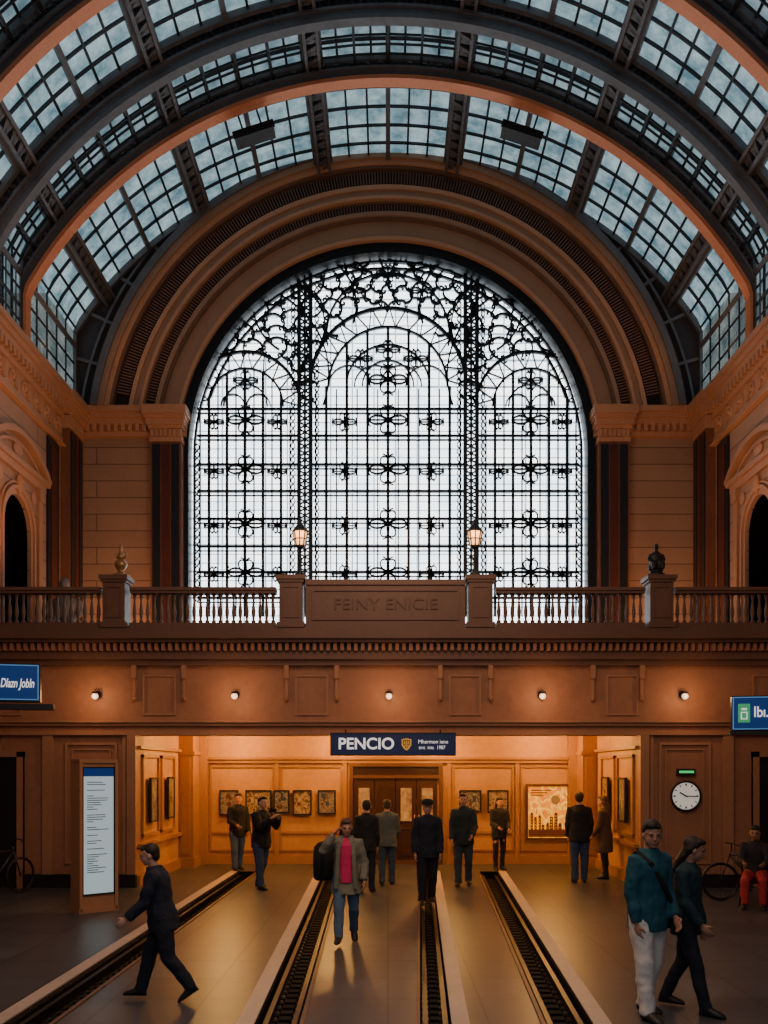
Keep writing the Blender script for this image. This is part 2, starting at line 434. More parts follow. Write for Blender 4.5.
for sg in (-1,1):
    for (cu,cv,R,a0,a1,w) in ((0,452,189,18,90,.055),(84,300,52,-60,200,.045),(60,390,130,0,110,.05),(150,370,90,20,200,.04),(0,330,62,-10,90,.045),(110,320,46,0,200,.036)):
        if sg>0: arc(cu,cv,R,a0,a1,w)
        else: arc(-cu,cv,R,180-a0,180-a1,w)
pts=[]
rr=random.Random(3)
for j in range(-1,18):
    for i in range(0,16):
        u=(i+.5*(j%2))*17+rr.uniform(-5.5,5.5); v=235+j*13.8+rr.uniform(-4.6,4.6)
        if i==0 and j%2==0: pts.append((0,v)); continue
        if u>3: pts+=[(u,v),(-u,v)]
res=delaunay_2d_cdt([Vector(p) for p in pts],[],[],0,1e-5)
vv,ff=res[0],res[2]; cc=[];em={}
for fi,f in enumerate(ff):
    A,B,C=[vv[i] for i in f[:3]]
    D=2*(A.x*(B.y-C.y)+B.x*(C.y-A.y)+C.x*(A.y-B.y))
    if abs(D)<1e-6: cc.append(None); continue
    ux=(A.length_squared*(B.y-C.y)+B.length_squared*(C.y-A.y)+C.length_squared*(A.y-B.y))/D
    uy=(A.length_squared*(C.x-B.x)+B.length_squared*(A.x-C.x)+C.length_squared*(B.x-A.x))/D
    cc.append((ux,uy))
    for i in range(3): em.setdefault(tuple(sorted((f[i],f[(i+1)%3]))),[]).append(fi)
def openreg(u,v):
    if not inside(u,v) or v>404: return False
    if math.hypot(u,v-382)<80 or (abs(u)<79 and v>382): return False
    if math.hypot(abs(u)-144,v-402)<55: return False
    return True
for e,fs in em.items():
    if len(fs)==2 and cc[fs[0]] and cc[fs[1]]:
        a,b=cc[fs[0]],cc[fs[1]]; m_=((a[0]+b[0])/2,(a[1]+b[1])/2); l=math.hypot(a[0]-b[0],a[1]-b[1])
        if l<45 and openreg(*m_) and (openreg(*a) or openreg(*b)):
            h=int(abs(m_[0])*7+m_[1]*3)%3; dx,dy=(b[0]-a[0])/max(l,.01),(b[1]-a[1])/max(l,.01)
            bow=.2*l*(1 if h else -1)*(1 if m_[0]>0 else -1)
            pr=a
            for i in range(1,6):
                f_=i/5; o=bow*4*f_*(1-f_); c=(a[0]+(b[0]-a[0])*f_-dy*o,a[1]+(b[1]-a[1])*f_+dx*o); seg(*pr,*c,(.036,.044,.054)[h],.07); pr=c
            if l>8:
                an=math.degrees(math.atan2(-dy,dx)); spiral(a[0],a[1],an+55,8,150,.034,8); spiral(b[0],b[1],an-125,8,150,.034,8)
def scroll(u,v,s,k=1.0):
    for sx in (0,1):
        for sy in (-1,1):
            a=0 if sx==0 else 180; sgn=sy if sx==0 else -sy
            spiral(u,v,a+sgn*40,s*1.8,-sgn*95,.036*k); spiral(u,v,a+sgn*16,s*1.35,sgn*110,.030*k,10); spiral(u,v,a+sgn*74,s*1.15,sgn*50,.030*k,8)
    seg(u-s*1.3,v,u+s*1.3,v,.026*k); q.ell(W(u,v),(s*.10*S,.04,s*.14*S),n=8)
for v in (375,416,466,521,570):
    scroll(0,v,16,1.15)
    for u in (-44,44):
        if v>400: scroll(u,v+2,10,.8)
    if v>400:
        for sg in (-1,1): scroll(sg*144,v,15,1.15); scroll(sg*112,v+2,8,.8); scroll(sg*176,v+2,8,.8)
for u,v in ((0,268),(-35,285),(35,285),(0,345),(-28,354),(28,354)): scroll(u,v,10,.8)
for sg in (-1,1): scroll(sg*144,376,10,.8)
q.obj("tracery",IRON,win)

# ---------------------------------------------------------------- pilasters, cornices
def pilaster(x0,x1,y,zt=10.03,z0=4.75):
    e=struct(empty(nn("trim"),((x0+x1)/2,y,z0)))
    hw=(x1-x0)/2; h=zt-z0
    q=MB(); q.box(-hw*.85,hw*.85,-.30,0,.35,h); q.obj("shaft",RUST,e)
    for k,mm in ((-1,DARKB),(0,DARKR),(1,DARKB)):
        q=MB(); q.box(k*hw*.52-hw*.21,k*hw*.52+hw*.21,-.34,-.28,.4,h-.06); q.obj("dark_inlay",mm,e)
    q=MB(); q.box(-hw,hw,-.38,0,0,.2); q.box(-hw*.92,hw*.92,-.34,0,.2,.35); q.obj("base",BALM,e)
    q=MB()
    for i,(w,p,a,b) in enumerate(((.88,.34,0,.1),(.84,.32,.1,.3),(.95,.38,.3,.38),(1.05,.44,.38,.52),(1.12,.50,.52,.6),(1.2,.56,.6,.8))):
        q.box(-hw*w,hw*w,-p,0,h+a,h+b)
    for k in range(-3,4): q.box(k*hw*.25-.03,k*hw*.25+.03,-.36,0,h+.11,h+.29)
    q.obj("capital",CORN,e)
    return e
pilaster(X(151),X(187),YB)
pilaster(X(593),X(629),YB)
for sg in (-1,1):
    e=pilaster(-.52,.52,0)
    e.location=(sg*HW,21.25,4.75); e.rotation_euler=(0,0,pi/2 if sg<0 else -pi/2); e.scale=(1,.7,1)
LAY=((9.70,9.80,.06),(9.80,10.23,.03),(10.23,10.33,.10),(10.49,10.61,.18),(10.61,10.73,.24),(10.73,10.86,.30))
for sg in (-1,1):
    q=MB(); xe=X(187) if sg<0 else X(593)
    for a,b,p in LAY:
        if a<10.2 : continue
        q.box(sg*HW,sg*abs(xe),YB-p*1.4,YB,a,b)
    q.box(sg*HW,sg*abs(xe),YB-.12,YB,10.33,10.49)
    x=5.75
    while x<HW-.1: q.box(sg*x,sg*(x+.09),YB-.24,YB-.1,10.33,10.49); x+=.17
    struct(q.obj(nn("trim"),CORN))
    q=MB()
    for a,b,p in LAY: q.box(sg*(HW-p),sg*HW,9.5,YB-.05,a,b)
    q.box(sg*(HW-.10),sg*HW,9.5,YB-.05,10.33,10.49)
    y=9.55;i=0
    while y<YB-.5:
        q.box(sg*(HW-.20),sg*(HW-.09),y,y+.10,10.33,10.49)
        if i%3==0:
            q.torus((sg*(HW-.04),y+.1,10.02),.12,.03,(0,1,0),(0,0,1),14,6); q.ell((sg*(HW-.04),y+.1,10.02),(.06,.06,.06),n=8)
        if i%3==1:
            for kk in range(3): q.box(sg*(HW-.08),sg*HW,y+.0+kk*.05,y+.03+kk*.05,9.84,10.2)
        y+=.20;i+=1
    q.box(sg*(HW-.13),sg*HW,9.5,YB-.05,9.60,9.64)
    struct(q.obj(nn("trim"),CORN))

# ---------------------------------------------------------------- side walls
for sg,nm in ((-1,"wall_left"),(1,"wall_right")):
    q=MB(); dc=18.35; dw=.66; zs=7.1; zd=4.75
    xa,xb=sg*HW,sg*(HW+.5)
    def sb(y0,y1,z0,z1): q.box(xa,xb,y0,y1,z0,z1)
    sb(2,dc-dw,0,11.1); sb(dc+dw,YB+.6,0,11.1); sb(dc-dw,dc+dw,0,zd)
    n=12
    lin=MB(); ld=dw-.012
    for i in range(n):
        t0=pi*i/n;t1=pi*(i+1)/n
        ya,yb=dc+dw*cos(t1),dc+dw*cos(t0); za,zb_=zs+dw*sin(t1),zs+dw*sin(t0)
        q.add([(xa,ya,za),(xa,yb,zb_),(xa,yb,11.1),(xa,ya,11.1),(xb,ya,za),(xb,yb,zb_),(xb,yb,11.1),(xb,ya,11.1)],[(0,1,2,3),(7,6,5,4),(0,4,5,1)])
        x0,x1=sg*(HW+.04),sg*(HW+.5)
        lin.add([(x0,dc+ld*cos(t0),zs+ld*sin(t0)),(x0,dc+ld*cos(t1),zs+ld*sin(t1)),(x1,dc+ld*cos(t1),zs+ld*sin(t1)),(x1,dc+ld*cos(t0),zs+ld*sin(t0))],[(0,1,2,3)])
    q.box(xa,xb,9.5,YB+.6,11.1,13.2)
    struct(q.obj(nm,STONE))
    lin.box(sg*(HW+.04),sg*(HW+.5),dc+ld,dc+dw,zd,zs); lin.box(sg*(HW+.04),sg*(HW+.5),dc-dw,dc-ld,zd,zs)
    lin.box(sg*(HW+.38),sg*(HW+.45),dc-dw,dc+dw,zd,zs+dw); struct(lin.obj(nn("door"),BLACKM))  # near-black lining puts shade into the arched opening's reveal
    q=MB()
    def hoop(cy,cz,r0,r1,p,a0,a1,legs=None,nseg=20):
        A=[(cy+r0*cos(rad(a0+(a1-a0)*i/nseg)),cz+r0*sin(rad(a0+(a1-a0)*i/nseg))) for i in range(nseg+1)]
        Bq=[(cy+r1*cos(rad(a0+(a1-a0)*i/nseg)),cz+r1*sin(rad(a0+(a1-a0)*i/nseg))) for i in range(nseg+1)]
        if legs is not None: A=[(cy+r0,legs)]+A+[(cy-r0,legs)]; Bq=[(cy+r1,legs)]+Bq+[(cy-r1,legs)]
        for (a,b),(c,d) in zip(zip(A,A[1:]),zip(Bq,Bq[1:])):
            x0,x1=sg*(HW-p),sg*HW
            q.add([(x0,a[0],a[1]),(x0,b[0],b[1]),(x0,d[0],d[1]),(x0,c[0],c[1]),(x1,a[0],a[1]),(x1,b[0],b[1]),(x1,d[0],d[1]),(x1,c[0],c[1])],
                  [(0,1,2,3),(0,1,5,4),(2,3,7,6)])
    for r0,r1,p in ((.66,.76,.04),(.76,.84,.08),(.88,.92,.05)): hoop(dc,zs,r0,r1,p,0,180,zd)
    # low curved pediment
    q.box(sg*(HW-.14),sg*HW,dc-1.5,dc+1.5,8.35,8.46); q.box(sg*(HW-.08),sg*HW,dc-1.4,dc+1.4,8.2,8.35)
    hoop(dc,8.46-1.75,2.22,2.34,.16,90-41,90+41); hoop(dc,8.46-1.75,2.06,2.12,.07,90-38,90+38)
    for s2 in (-1,1):
        q.box(sg*(HW-.06),sg*HW,dc+s2*1.15-.1,dc+s2*1.15+.1,zd,8.2); q.box(sg*(HW-.10),sg*HW,dc+s2*1.15-.13,dc+s2*1.15+.13,7.95,8.2)
        q.ell((sg*(HW-.02),dc+s2*.85,7.95),(.04,.14,.14),n=10)
    q.ell((sg*(HW-.03),dc,8.68),(.05,.22,.13)); q.ell((sg*(HW-.06),dc,7.98),(.07,.10,.20))
    struct(q.obj(nn("trim"),MOLD))
    q=MB(); q.box(sg*(HW-.05),sg*HW,19.95,20.6,zd,9.55,0); q.box(sg*(HW-.07),sg*HW,20.1,20.45,5.1,9.4,1)
    struct(q.obj(nn("trim"),[DARKB,DARKR]))

# ---------------------------------------------------------------- lower facade
AX=4.83; AZ=2.92
q=MB()
for sg in (-1,1): q.box(sg*AX,sg*HW,YF,YF+.5,0,AZ)
q.box(-HW,HW,YF,YF+.5,AZ,4.75)
struct(q.obj("wall_front",PLAS))
q=MB(); q.box(-HW,HW,YF+.5,YB,4.6,4.75); struct(q.obj("floor_balcony",STONE))
q=MB()
for a,b,p in ((4.83,4.93,.42),(4.72,4.83,.50),(4.66,4.72,.40),(4.36,4.5,.22),(4.25,4.36,.12)): q.box(-HW,HW,YF-p,YF,a,b)
q.box(-HW,HW,YF,YF+.5,4.75,4.93)
struct(q.obj(nn("trim"),BALM))
q=MB(); q.box(-HW,HW,YF-.2,YF,4.5,4.66); struct(q.obj(nn("trim"),DARK))
q=MB(); x=-HW+.05
while x<HW-.1: q.box(x,x+.065,YF-.33,YF-.18,4.51,4.65); x+=.13
struct(q.obj(nn("trim"),PLAS))
q=MB()
for a,b,p in ((3.10,3.16,.07),(3.16,3.2,.12),(2.92,2.98,.10)): q.box(-HW,HW,YF-p,YF,a,b)
for (u0,u1) in ((143,176),(295,328),(449,481),(606,638),(0,22),(752,775)): q.frame(X(u0,YF),X(u1,YF),3.3,4.08,YF,.035,.035)
for u in (135,185,287,337,440,490,592,641):
    x=X(u,YF); q.box(x-.045,x+.045,YF-.12,YF,4.0,4.25); q.box(x-.03,x+.03,YF-.08,YF,3.62,4.0); q.ell((x,YF-.06,3.62),(.045,.06,.06))
for sg in (-1,1):
    q.box(sg*AX,sg*(AX+.17),YF-.1,YF,.25,2.92); q.box(sg*(AX+.2),sg*(AX+.27),YF-.05,YF,.25,2.92)
    q.frame(min(sg*5.2,sg*6.2),max(sg*5.2,sg*6.2),.45,2.78,YF,.05,.045)
    q.frame(min(sg*5.32,sg*6.08),max(sg*5.32,sg*6.08),.57,2.66,YF,.03,.03)
    q.box(sg*6.42,sg*6.62,YF-.08,YF,.25,2.92)
struct(q.obj(nn("trim"),MOLD))
for sg,nm in ((-1,"baseboard_left"),(1,"baseboard_right")):
    q=MB(); q.box(sg*AX,sg*HW,YF-.12,YF,0,.25); struct(q.obj(nm,DARK))
    q=MB(); x0=sg*6.98
    q.box(x0,sg*HW,YF-.1,YF-.02,0,2.5,0); q.box(x0,x0+sg*.1,YF-.16,YF,0,2.6,1); q.box(x0,sg*HW,YF-.16,YF,2.5,2.62,1)
    struct(q.obj(nn("door"),[BLACK,MOLD]))  # flat black sheet stands in for the dark doorway opening

# ---------------------------------------------------------------- alcove
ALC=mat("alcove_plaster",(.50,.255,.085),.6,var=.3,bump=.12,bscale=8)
ALM=mat("alcove_moulding",(.36,.17,.055),.5,var=.3)
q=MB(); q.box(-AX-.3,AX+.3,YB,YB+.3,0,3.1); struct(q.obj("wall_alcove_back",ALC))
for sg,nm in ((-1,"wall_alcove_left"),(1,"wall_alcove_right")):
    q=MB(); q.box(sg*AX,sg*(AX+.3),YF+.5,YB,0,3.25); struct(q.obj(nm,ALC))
    q=MB(); q.box(sg*(AX-.06),sg*AX,YF,YB,0,.22)
    q.box(sg*(AX-.09),sg*AX,YF+.02,YB,.75,.82)
    for a,b in ((17.9,19.2),(19.4,20.6)):
        q.box(sg*(AX-.05),sg*AX,a,a+.06,.95,2.55);q.box(sg*(AX-.05),sg*AX,b-.06,b,.95,2.55);q.box(sg*(AX-.05),sg*AX,a,b,2.5,2.56);q.box(sg*(AX-.05),sg*AX,a,b,.92,.98)
    q.box(sg*(AX-.08),sg*AX,YF+.02,YB,2.66,2.72)
    q.box(sg*(AX-.34),sg*AX,21.1,YB,0,3.2); q.box(sg*(AX-.27),sg*(AX-.07),21.06,21.1,.3,2.55); q.box(sg*(AX-.38),sg*AX,21.05,YB,2.6,2.68); q.box(sg*(AX-.38),sg*AX,21.05,YB,0,.22)
    q.box(sg*(AX-.52),sg*(AX-.34),21.75,YB,0,3.2)
    struct(q.obj(nn("trim"),ALM))
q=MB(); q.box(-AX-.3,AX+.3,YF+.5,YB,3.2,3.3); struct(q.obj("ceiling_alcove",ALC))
q=MB()
q.box(-AX,AX,YB-.1,YB,2.42,2.5); q.box(-AX,AX,YB-.16,YB,2.5,2.56)
q.box(-AX,X(345),YB-.06,YB,0,.2); q.box(X(447),AX,YB-.06,YB,0,.2)
for u0,u1 in ((210,275),(279,342),(452,514),(520,592)):
    q.frame(X(u0),X(u1),.3,2.36,YB,.05,.05)
    q.box(X(u0)+.05,X(u1)-.05,YB-.04,YB,.72,.78)
for u in (207,277,345,449,517,595): q.box(X(u)-.05,X(u)+.05,YB-.08,YB,0,2.42)
struct(q.obj(nn("trim"),ALM))
d=struct(empty("door_0",((X(352)+X(440))/2,YB-.05,0)))
w=X(440)-X(352)
q=MB(); q.frame(-w/2-.06,w/2+.06,0,2.42,0,.09,.12); q.box(-w/2,w/2,-.1,0,2.05,2.13); q.obj("door_frame",WOOD,d)
q=MB(); q.box(-w/2,w/2,-.05,0,2.13,2.35); q.obj("transom",mat("transom_dark",(.03,.012,.008),.3),d)
GLD=glow("door_glass",(.22,.06,.012),(.9,.38,.07),.7,4)
DLEAF=mat("door_leaf_wood",(.05,.018,.008),.4,var=.35)
for k in range(4):
    a=-w/2+.05+k*(w-.1)/4; b=a+(w-.1)/4-.02
    q=MB(); q.box(a,b,-.04,0,.02,2.04); q.frame(a+.08,b-.08,1.0,1.85,-.04,.03,.02); q.frame(a+.08,b-.08,.2,.85,-.04,.03,.02); q.obj("door_leaf",DLEAF,d)
    if k!=1:
        q=MB(); q.box(a+.11,b-.11,-.055,-.04,1.03,1.82); q.obj("door_pane",GLD,d)
    q=MB(); hx=b-.04 if k%2==0 else a+.04
    q.tube([(hx,-.05,.95),(hx,-.1,.97),(hx,-.1,1.15),(hx,-.05,1.17)],.012); q.obj("handle",GOLD,d)

# posters
ARTS=[art("print_grey",[(.02,.02,.02),(.10,.09,.08),(.32,.28,.22),(.05,.04,.04)],16),
      art("print_blue",[(.02,.03,.05),(.08,.10,.13),(.30,.26,.19),(.12,.06,.04)],19),
      art("print_sepia",[(.05,.025,.012),(.2,.12,.06),(.42,.32,.2),(.09,.05,.025)],17),
      art("print_yellow",[(.38,.10,.004),(.75,.32,.01),(.95,.60,.06),(.60,.22,.008)],5,.7)]  # yellow print given its own glow to stay saturated
DPR=[mat("print_shape_%d"%i,c,.5,var=.3,bump=0) for i,c in enumerate([(.03,.05,.08),(.35,.28,.18),(.10,.03,.02),(.05,.08,.04),(.16,.06,.012)])]
rp=random.Random(11)
def poster(x0,x1,z0,z1,y,ai,label,side=0):
    w=(x1-x0)/2;h=(z1-z0)
    e=empty("framed_poster",((x0+x1)/2,y,z0)); tag(e,label,"poster","alcove wall posters")
    q=MB(); q.frame(-w,w,0,h,0,.035 if ai!=3 else .06,.05); q.obj("frame",BLACK if ai!=3 else WOOD,e)
    q=MB(); q.box(-w+.03,w-.03,-.03,0,.03,h-.03)
    if ai!=3:
        for i in range(4):
            a=rp.uniform(-w+.08,w-.2); wd=rp.uniform(.04,.12); b=rp.uniform(.08,h*.7); hh=rp.uniform(.05,.16)
            q.box(a,min(w-.07,a+wd),-.031-.0004*i,-.03,b,min(h-.08,b+hh),1+rp.randrange(3))
    else:   # drawn skyline with domes, towers and a foreground bank, sun disc above
        q.box(-w+.07,w-.07,-.032,-.03,.08,.26,5)
        x=-w+.12
        while x<w-.18:
            hh=rp.uniform(.10,.38); wd=rp.uniform(.05,.10); q.box(x,x+wd,-.033,-.03,.26,.26+hh,5)
            if rp.random()<.5: q.ell((x+wd/2,-.032,.26+hh),(wd*.5,.003,wd*.6),n=10,mi=5)
            for kk in range(int(hh/.07)): q.box(x+wd*.3,x+wd*.6,-.035,-.033,.29+kk*.07,.315+kk*.07,0)
            x+=wd+rp.uniform(.01,.05)
        q.ell((w*.35,-.031,h*.72),(.11,.003,.11),n=20,mi=2)
        for kk in range(3): q.box(-w+.12,-w+.12+(.5-.1*kk),-.033,-.03,h-.16-.06*kk,h-.135-.06*kk,5)
    q.obj("print",[ARTS[ai]]+DPR,e)
    return e
for i,(u0,u1,v0,v1,a) in enumerate(((220,239,790,815,1),(246,272,790,815,2),(274,290,790,813,0),(293,312,790,815,2),(318,336,790,814,1),(459,481,790,812,0),(487,508,790,813,2),(525,569,784,840,3))):
    lab=("large framed yellow illustrated poster on the alcove wall" if a==3 else "small black-framed photograph print hung on the orange alcove wall")
    poster(X(u0),X(u1),Z(v1),Z(v0),YB-.06,a,lab)
for sg in (-1,1):
    for yy in (18.55,20.0):
        e=poster(-.28,.28,1.25,2.15,0,0 if yy<19 else 2,"tall black-framed notice on the alcove side wall")
        e.location=(sg*(AX-.06),yy,1.2); e.rotation_euler=(0,0,pi/2 if sg<0 else -pi/2)

for x in (-3.6,-1.2,1.2,3.6):
    for y in (18.9,21.0):
        e=tag(empty("ceiling_lamp",(x,y,3.2)),"round recessed warm downlight in the alcove ceiling","lamp","alcove downlights")
        q=MB(); q.lathe([(.15,0),(.15,-.03),(.12,-.04)],n=20); q.obj("rim",GOLD,e)
        q=MB(); q.lathe([(.11,-.035),(.11,-.045)],n=20); q.obj("lens",BULB,e)
        light('POINT',(x,y,2.98),98 if y>20 else 74,(1,.50,.12),.12)

# ---------------------------------------------------------------- balcony balustrade
YBL=YF-.22
PD=[(105,127),(280,303),(468,492),(648,671)]
px=[((u0-388)/52.8,(u1-388)/52.8) for u0,u1 in PD]
for i,(a,b) in enumerate(px):
    e=tag(empty("pedestal",((a+b)/2,YBL,4.93)),"square moulded stone pedestal of the balcony balustrade","pedestal","balcony pedestals")
    h=(b-a)/2
    q=MB(); q.box(-h,h,-.2,.2,.1,.85); q.frame(-h+.05,h-.05,.18,.78,-.2,.03,.02); q.obj("pedestal_shaft",BALM,e)
    q=MB(); q.box(-h-.04,h+.04,-.23,.2,0,.1); q.obj("pedestal_base",BALM,e)
    q=MB(); q.box(-h-.03,h+.03,-.23,.23,.85,.9); q.box(-h-.06,h+.06,-.26,.24,.9,.98); q.obj("cap",BALM,e)
bal=MB(); bal.lathe([(.04,0),(.04,.05),(.02,.07),(.024,.10),(.038,.18),(.04,.24),(.024,.36),(.016,.44),(.028,.48),(.03,.52),(.038,.53),(.038,.56)],n=12)
balm=bal.mesh("baluster",[BALM],True)
for a,b in ((-HW,px[0][0]),(px[0][1],px[1][0]),(px[2][1],px[3][0]),(px[3][1],HW)):
    e=tag(empty("balustrade",((a+b)/2,YBL,4.93)),"carved stone balustrade with turned balusters along the balcony edge","balustrade","balcony balustrades")
    h=(b-a)/2-.07
    q=MB(); q.box(-h,h,-.12,.12,0,.1); q.obj("base_rail",BALM,e)
    q=MB(); q.box(-h,h,-.11,.11,.66,.71); q.box(-h,h,-.14,.14,.71,.77); q.obj("top_rail",BALM,e)
    n=int(2*h/.125)
    for i in range(n):
        o=bpy.data.objects.new("baluster",balm); COL.objects.link(o); o.parent=e; o.location=(-h+2*h*(i+.5)/n,0,.1)
e=tag(empty("parapet",(0,YBL,4.93)),"solid stone parapet panel carrying a carved inscription","parapet")
e.location.x=(px[1][1]+px[2][0])/2; h=(px[2][0]-px[1][1])/2-.06
q=MB(); q.box(-h,h,-.16,.16,0,.8); q.box(-h,h,-.2,.2,.8,.9); q.box(-h,h,-.2,.16,0,.08); q.frame(-h+.12,h-.12,.14,.72,-.16,.035,.03); q.obj("parapet_wall",BALM,e)
text("FEINY ENICIE",.30,(0,-.17,.43),mat("inscription_bronze",(.10,.045,.03),.5,.1),e,extr=.012,sx=1.12)
for i,u in ((1,300),(2,475)):
    x=(u-388)/52.8
    e=tag(empty("lantern",(x,YBL,5.91)),"ornate iron lantern with glowing warm glass on a balcony pedestal","lantern","balcony lanterns")
    q=MB(); q.lathe([(.13,0),(.13,.04),(.07,.08),(.035,.14),(.03,.3),(.05,.34),(.025,.38),(.025,.52),(.07,.56),(.1,.6)],n=14); q.obj("post",IRON,e,True)
    q=MB(); q.lathe([(.09,.6),(.135,.84),(.13,.86)],n=8); q.obj("lamp_glass",mat("lantern_glass",(1,.6,.3),.3,emit=(1,.42,.15),es=1.8),e)
    q=MB()
    for k in range(8):
        t=2*pi*k/8; q.bar((.095*cos(t),.095*sin(t),.6),(.14*cos(t),.14*sin(t),.86),.022,.022)
    q.torus((0,0,.72),.118,.01,(1,0,0),(0,1,0),16,6)
    q.lathe([(.16,.86),(.15,.89),(.08,.98),(.03,1.02),(.035,1.05),(.01,1.1)],n=8); q.obj("cage",IRON,e)
    light('POINT',(x,YBL-.3,6.7),12,WARM,.12)

# ---------------------------------------------------------------- facade wall lamps
for u in (98,236,389,541,682):
    x=X(u,YF)
    e=tag(empty("wall_lamp",(x,YF,3.70)),"small brass wall lamp with round glass globe on the facade","lamp","facade wall lamps")
    q=MB(); q.rings([((0,0,0),(1,0,0),(0,0,1),.07,.07),((0,-.03,0),(1,0,0),(0,0,1),.06,.06)],16); q.obj("backplate",DARK,e)
    q=MB(); q.tube([(0,-.02,0),(0,-.12,.03),(0,-.18,0)],.018); q.rings([((0,-.18,.04),(1,0,0),(0,1,0),.05,.05),((0,-.18,-.0),(1,0,0),(0,1,0),.065,.065)],12); q.obj("arm",DARK,e)
    q=MB(); q.ell((0,-.18,-.045),(.062,.062,.062)); q.obj("globe",mat("globe_glass",(.9,.75,.6),.25,emit=(1,.7,.45),es=1.2),e,True)
    light('POINT',(x,YF-.55,3.62),15,WARM,.08)

# ---------------------------------------------------------------- signs, clock
NAVY=mat("sign_navy",(.008,.016,.06),.35,var=.05,bump=0,emit=(.01,.03,.12),es=.15)
e=tag(empty("station_sign",(X(393,YF),YF-.16,2.74)),"navy rectangular sign with white lettering and gold crest over the alcove","sign")
w=61/52
q=MB(); q.box(-w,w,-.06,.06,-.20,.20); q.obj("sign_panel",NAVY,e)
q=MB(); q.frame(-w-.02,w+.02,-.22,.22,-.05,.02,.03); q.obj("sign_frame",BLACK,e)
text("PENCIO",.30,(-.51,-.07,0),WHITE,e,sx=1.0,bold=.006)
q=MB()
q.add([(.16,-.072,.09),(.255,-.072,.115),(.35,-.072,.09),(.345,-.072,-.02),(.30,-.072,-.09),(.255,-.072,-.12),(.21,-.072,-.09),(.165,-.072,-.02)],[tuple(range(8))],0)
q.add([(.185,-.075,.07),(.255,-.075,.09),(.325,-.075,.07),(.32,-.075,-.01),(.255,-.075,-.095),(.19,-.075,-.01)],[tuple(range(6))],1)
q.box(.248,.262,-.079,-.075,-.085,.08,0); q.box(.19,.32,-.079,-.075,.0,.014,0)
q.ell((.22,-.077,.042),(.016,.004,.018),n=8,mi=0); q.ell((.29,-.077,.042),(.016,.004,.018),n=8,mi=0); q.ell((.228,-.077,-.03),(.012,.004,.018),n=8,mi=0); q.ell((.283,-.077,-.03),(.012,.004,.018),n=8,mi=0)
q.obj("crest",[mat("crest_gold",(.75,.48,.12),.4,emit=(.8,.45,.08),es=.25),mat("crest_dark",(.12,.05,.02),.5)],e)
text("Mhermon iene",.105,(.76,-.07,.045),WHITE,e,sx=.92); text("tmt  intc  1987",.095,(.74,-.07,-.065),WHITE,e,sx=.88)
for x in (-.9,.9):
    q=MB(); q.tube([(x,.0,.18),(x,.0,.28)],.015); q.obj("hanger",BLACK,e)

BLUE=mat("sign_blue",(.01,.035,.14),.3,var=.2,bump=0,emit=(.006,.045,.22),es=.4)
EDGE=mat("sign_edge_blue",(.1,.3,.6),.3,bump=0,emit=(.12,.34,.7),es=.45)
e=tag(empty("platform_sign",(-6.45,14.6,3.64),rad(14)),"lit blue direction sign with white lettering in a black housing","sign")
q=MB(); q.box(-.92,.86,-.1,.1,-.30,.32); q.box(-.93,1.06,-.14,.14,-.42,-.33); q.obj("housing",BLACK,e)
q=MB(); q.box(-.88,.82,-.13,-.1,-.25,.27); q.obj("lit_face",BLUE,e)
q=MB(); q.frame(-.90,.84,-.27,.29,-.12,.015,.02); q.obj("edge_light",EDGE,e)
text("Dlazn Jobln",.20,(.52,-.14,-.01),WHITE,e,align='CENTER',sx=.55,bold=.003,shear=.25)
q=MB(); q.ell((.20,-.14,0),(.02,.01,.02)); q.obj("bullet_mark",WHITE,e)
e=tag(empty("platform_sign",(6.46,14.6,3.16),rad(-14)),"lit blue direction sign with green pictogram and white lettering","sign")
q=MB(); q.box(-.93,.92,-.1,.1,-.28,.28); q.box(-.96,1.0,-.14,.14,-.34,-.29); q.obj("housing",BLACK,e)
q=MB(); q.box(-.90,.88,-.13,-.1,-.24,.24); q.obj("lit_face",BLUE,e)
q=MB(); q.frame(-.92,.90,-.26,.26,-.12,.015,.02); q.obj("edge_light",EDGE,e)
q=MB(); q.box(-.84,-.66,-.145,-.13,-.15,.15); q.obj("pictogram_panel",mat("sign_green",(.05,.3,.12),.3,emit=(.08,.5,.22),es=.45),e)
q=MB(); q.frame(-.80,-.70,-.10,.02,-.145,.015,.01); q.box(-.79,-.71,-.155,-.145,.05,.08); q.obj("pictogram",WHITE,e)
text("Ibı.",.24,(-.61,-.14,.01),WHITE,e,sx=.8,bold=.003,align='LEFT')

e=tag(empty("wall_clock",(X(685,YF),YF,Z(796,YF))),"round white wall clock with black rim and hands","clock")
q=MB(); q.torus((0,-.06,0),.28,.022); q.rings([((0,0,0),(1,0,0),(0,0,1),.28,.28),((0,-.05,0),(1,0,0),(0,0,1),.28,.28)],32); q.obj("rim",BLACK,e,True)
q=MB(); q.rings([((0,-.05,0),(1,0,0),(0,0,1),.27,.27),((0,-.06,0),(1,0,0),(0,0,1),.27,.27)],32); q.obj("clock_face",mat("clock_white",(.8,.8,.72),.4,emit=(1,.97,.85),es=.3),e)
q=MB()
for k in range(12):
    t=2*pi*k/12; dd=Vector((sin(t),0,cos(t))); q.bar(dd*.20+Vector((0,-.063,0)),dd*.24+Vector((0,-.063,0)),.018 if k%3 else .03,.006)
q.obj("hour_marks",BLACK,e)
for ang,l,wd in ((300,.14,.026),(92,.20,.020)):
    t=rad(ang); q=MB(); q.bar((-.03*sin(t),-.07,-.03*cos(t)),(l*sin(t),-.07,l*cos(t)),wd,.008); q.obj("clock_hand",BLACK,e)
e=tag(empty("exit_sign",(X(685,YF),YF,Z(772,YF))),"small dark sign box with a glowing green strip on the facade","sign")
q=MB(); q.box(-.17,.17,-.09,0,-.06,.06); q.obj("housing",BLACK,e)
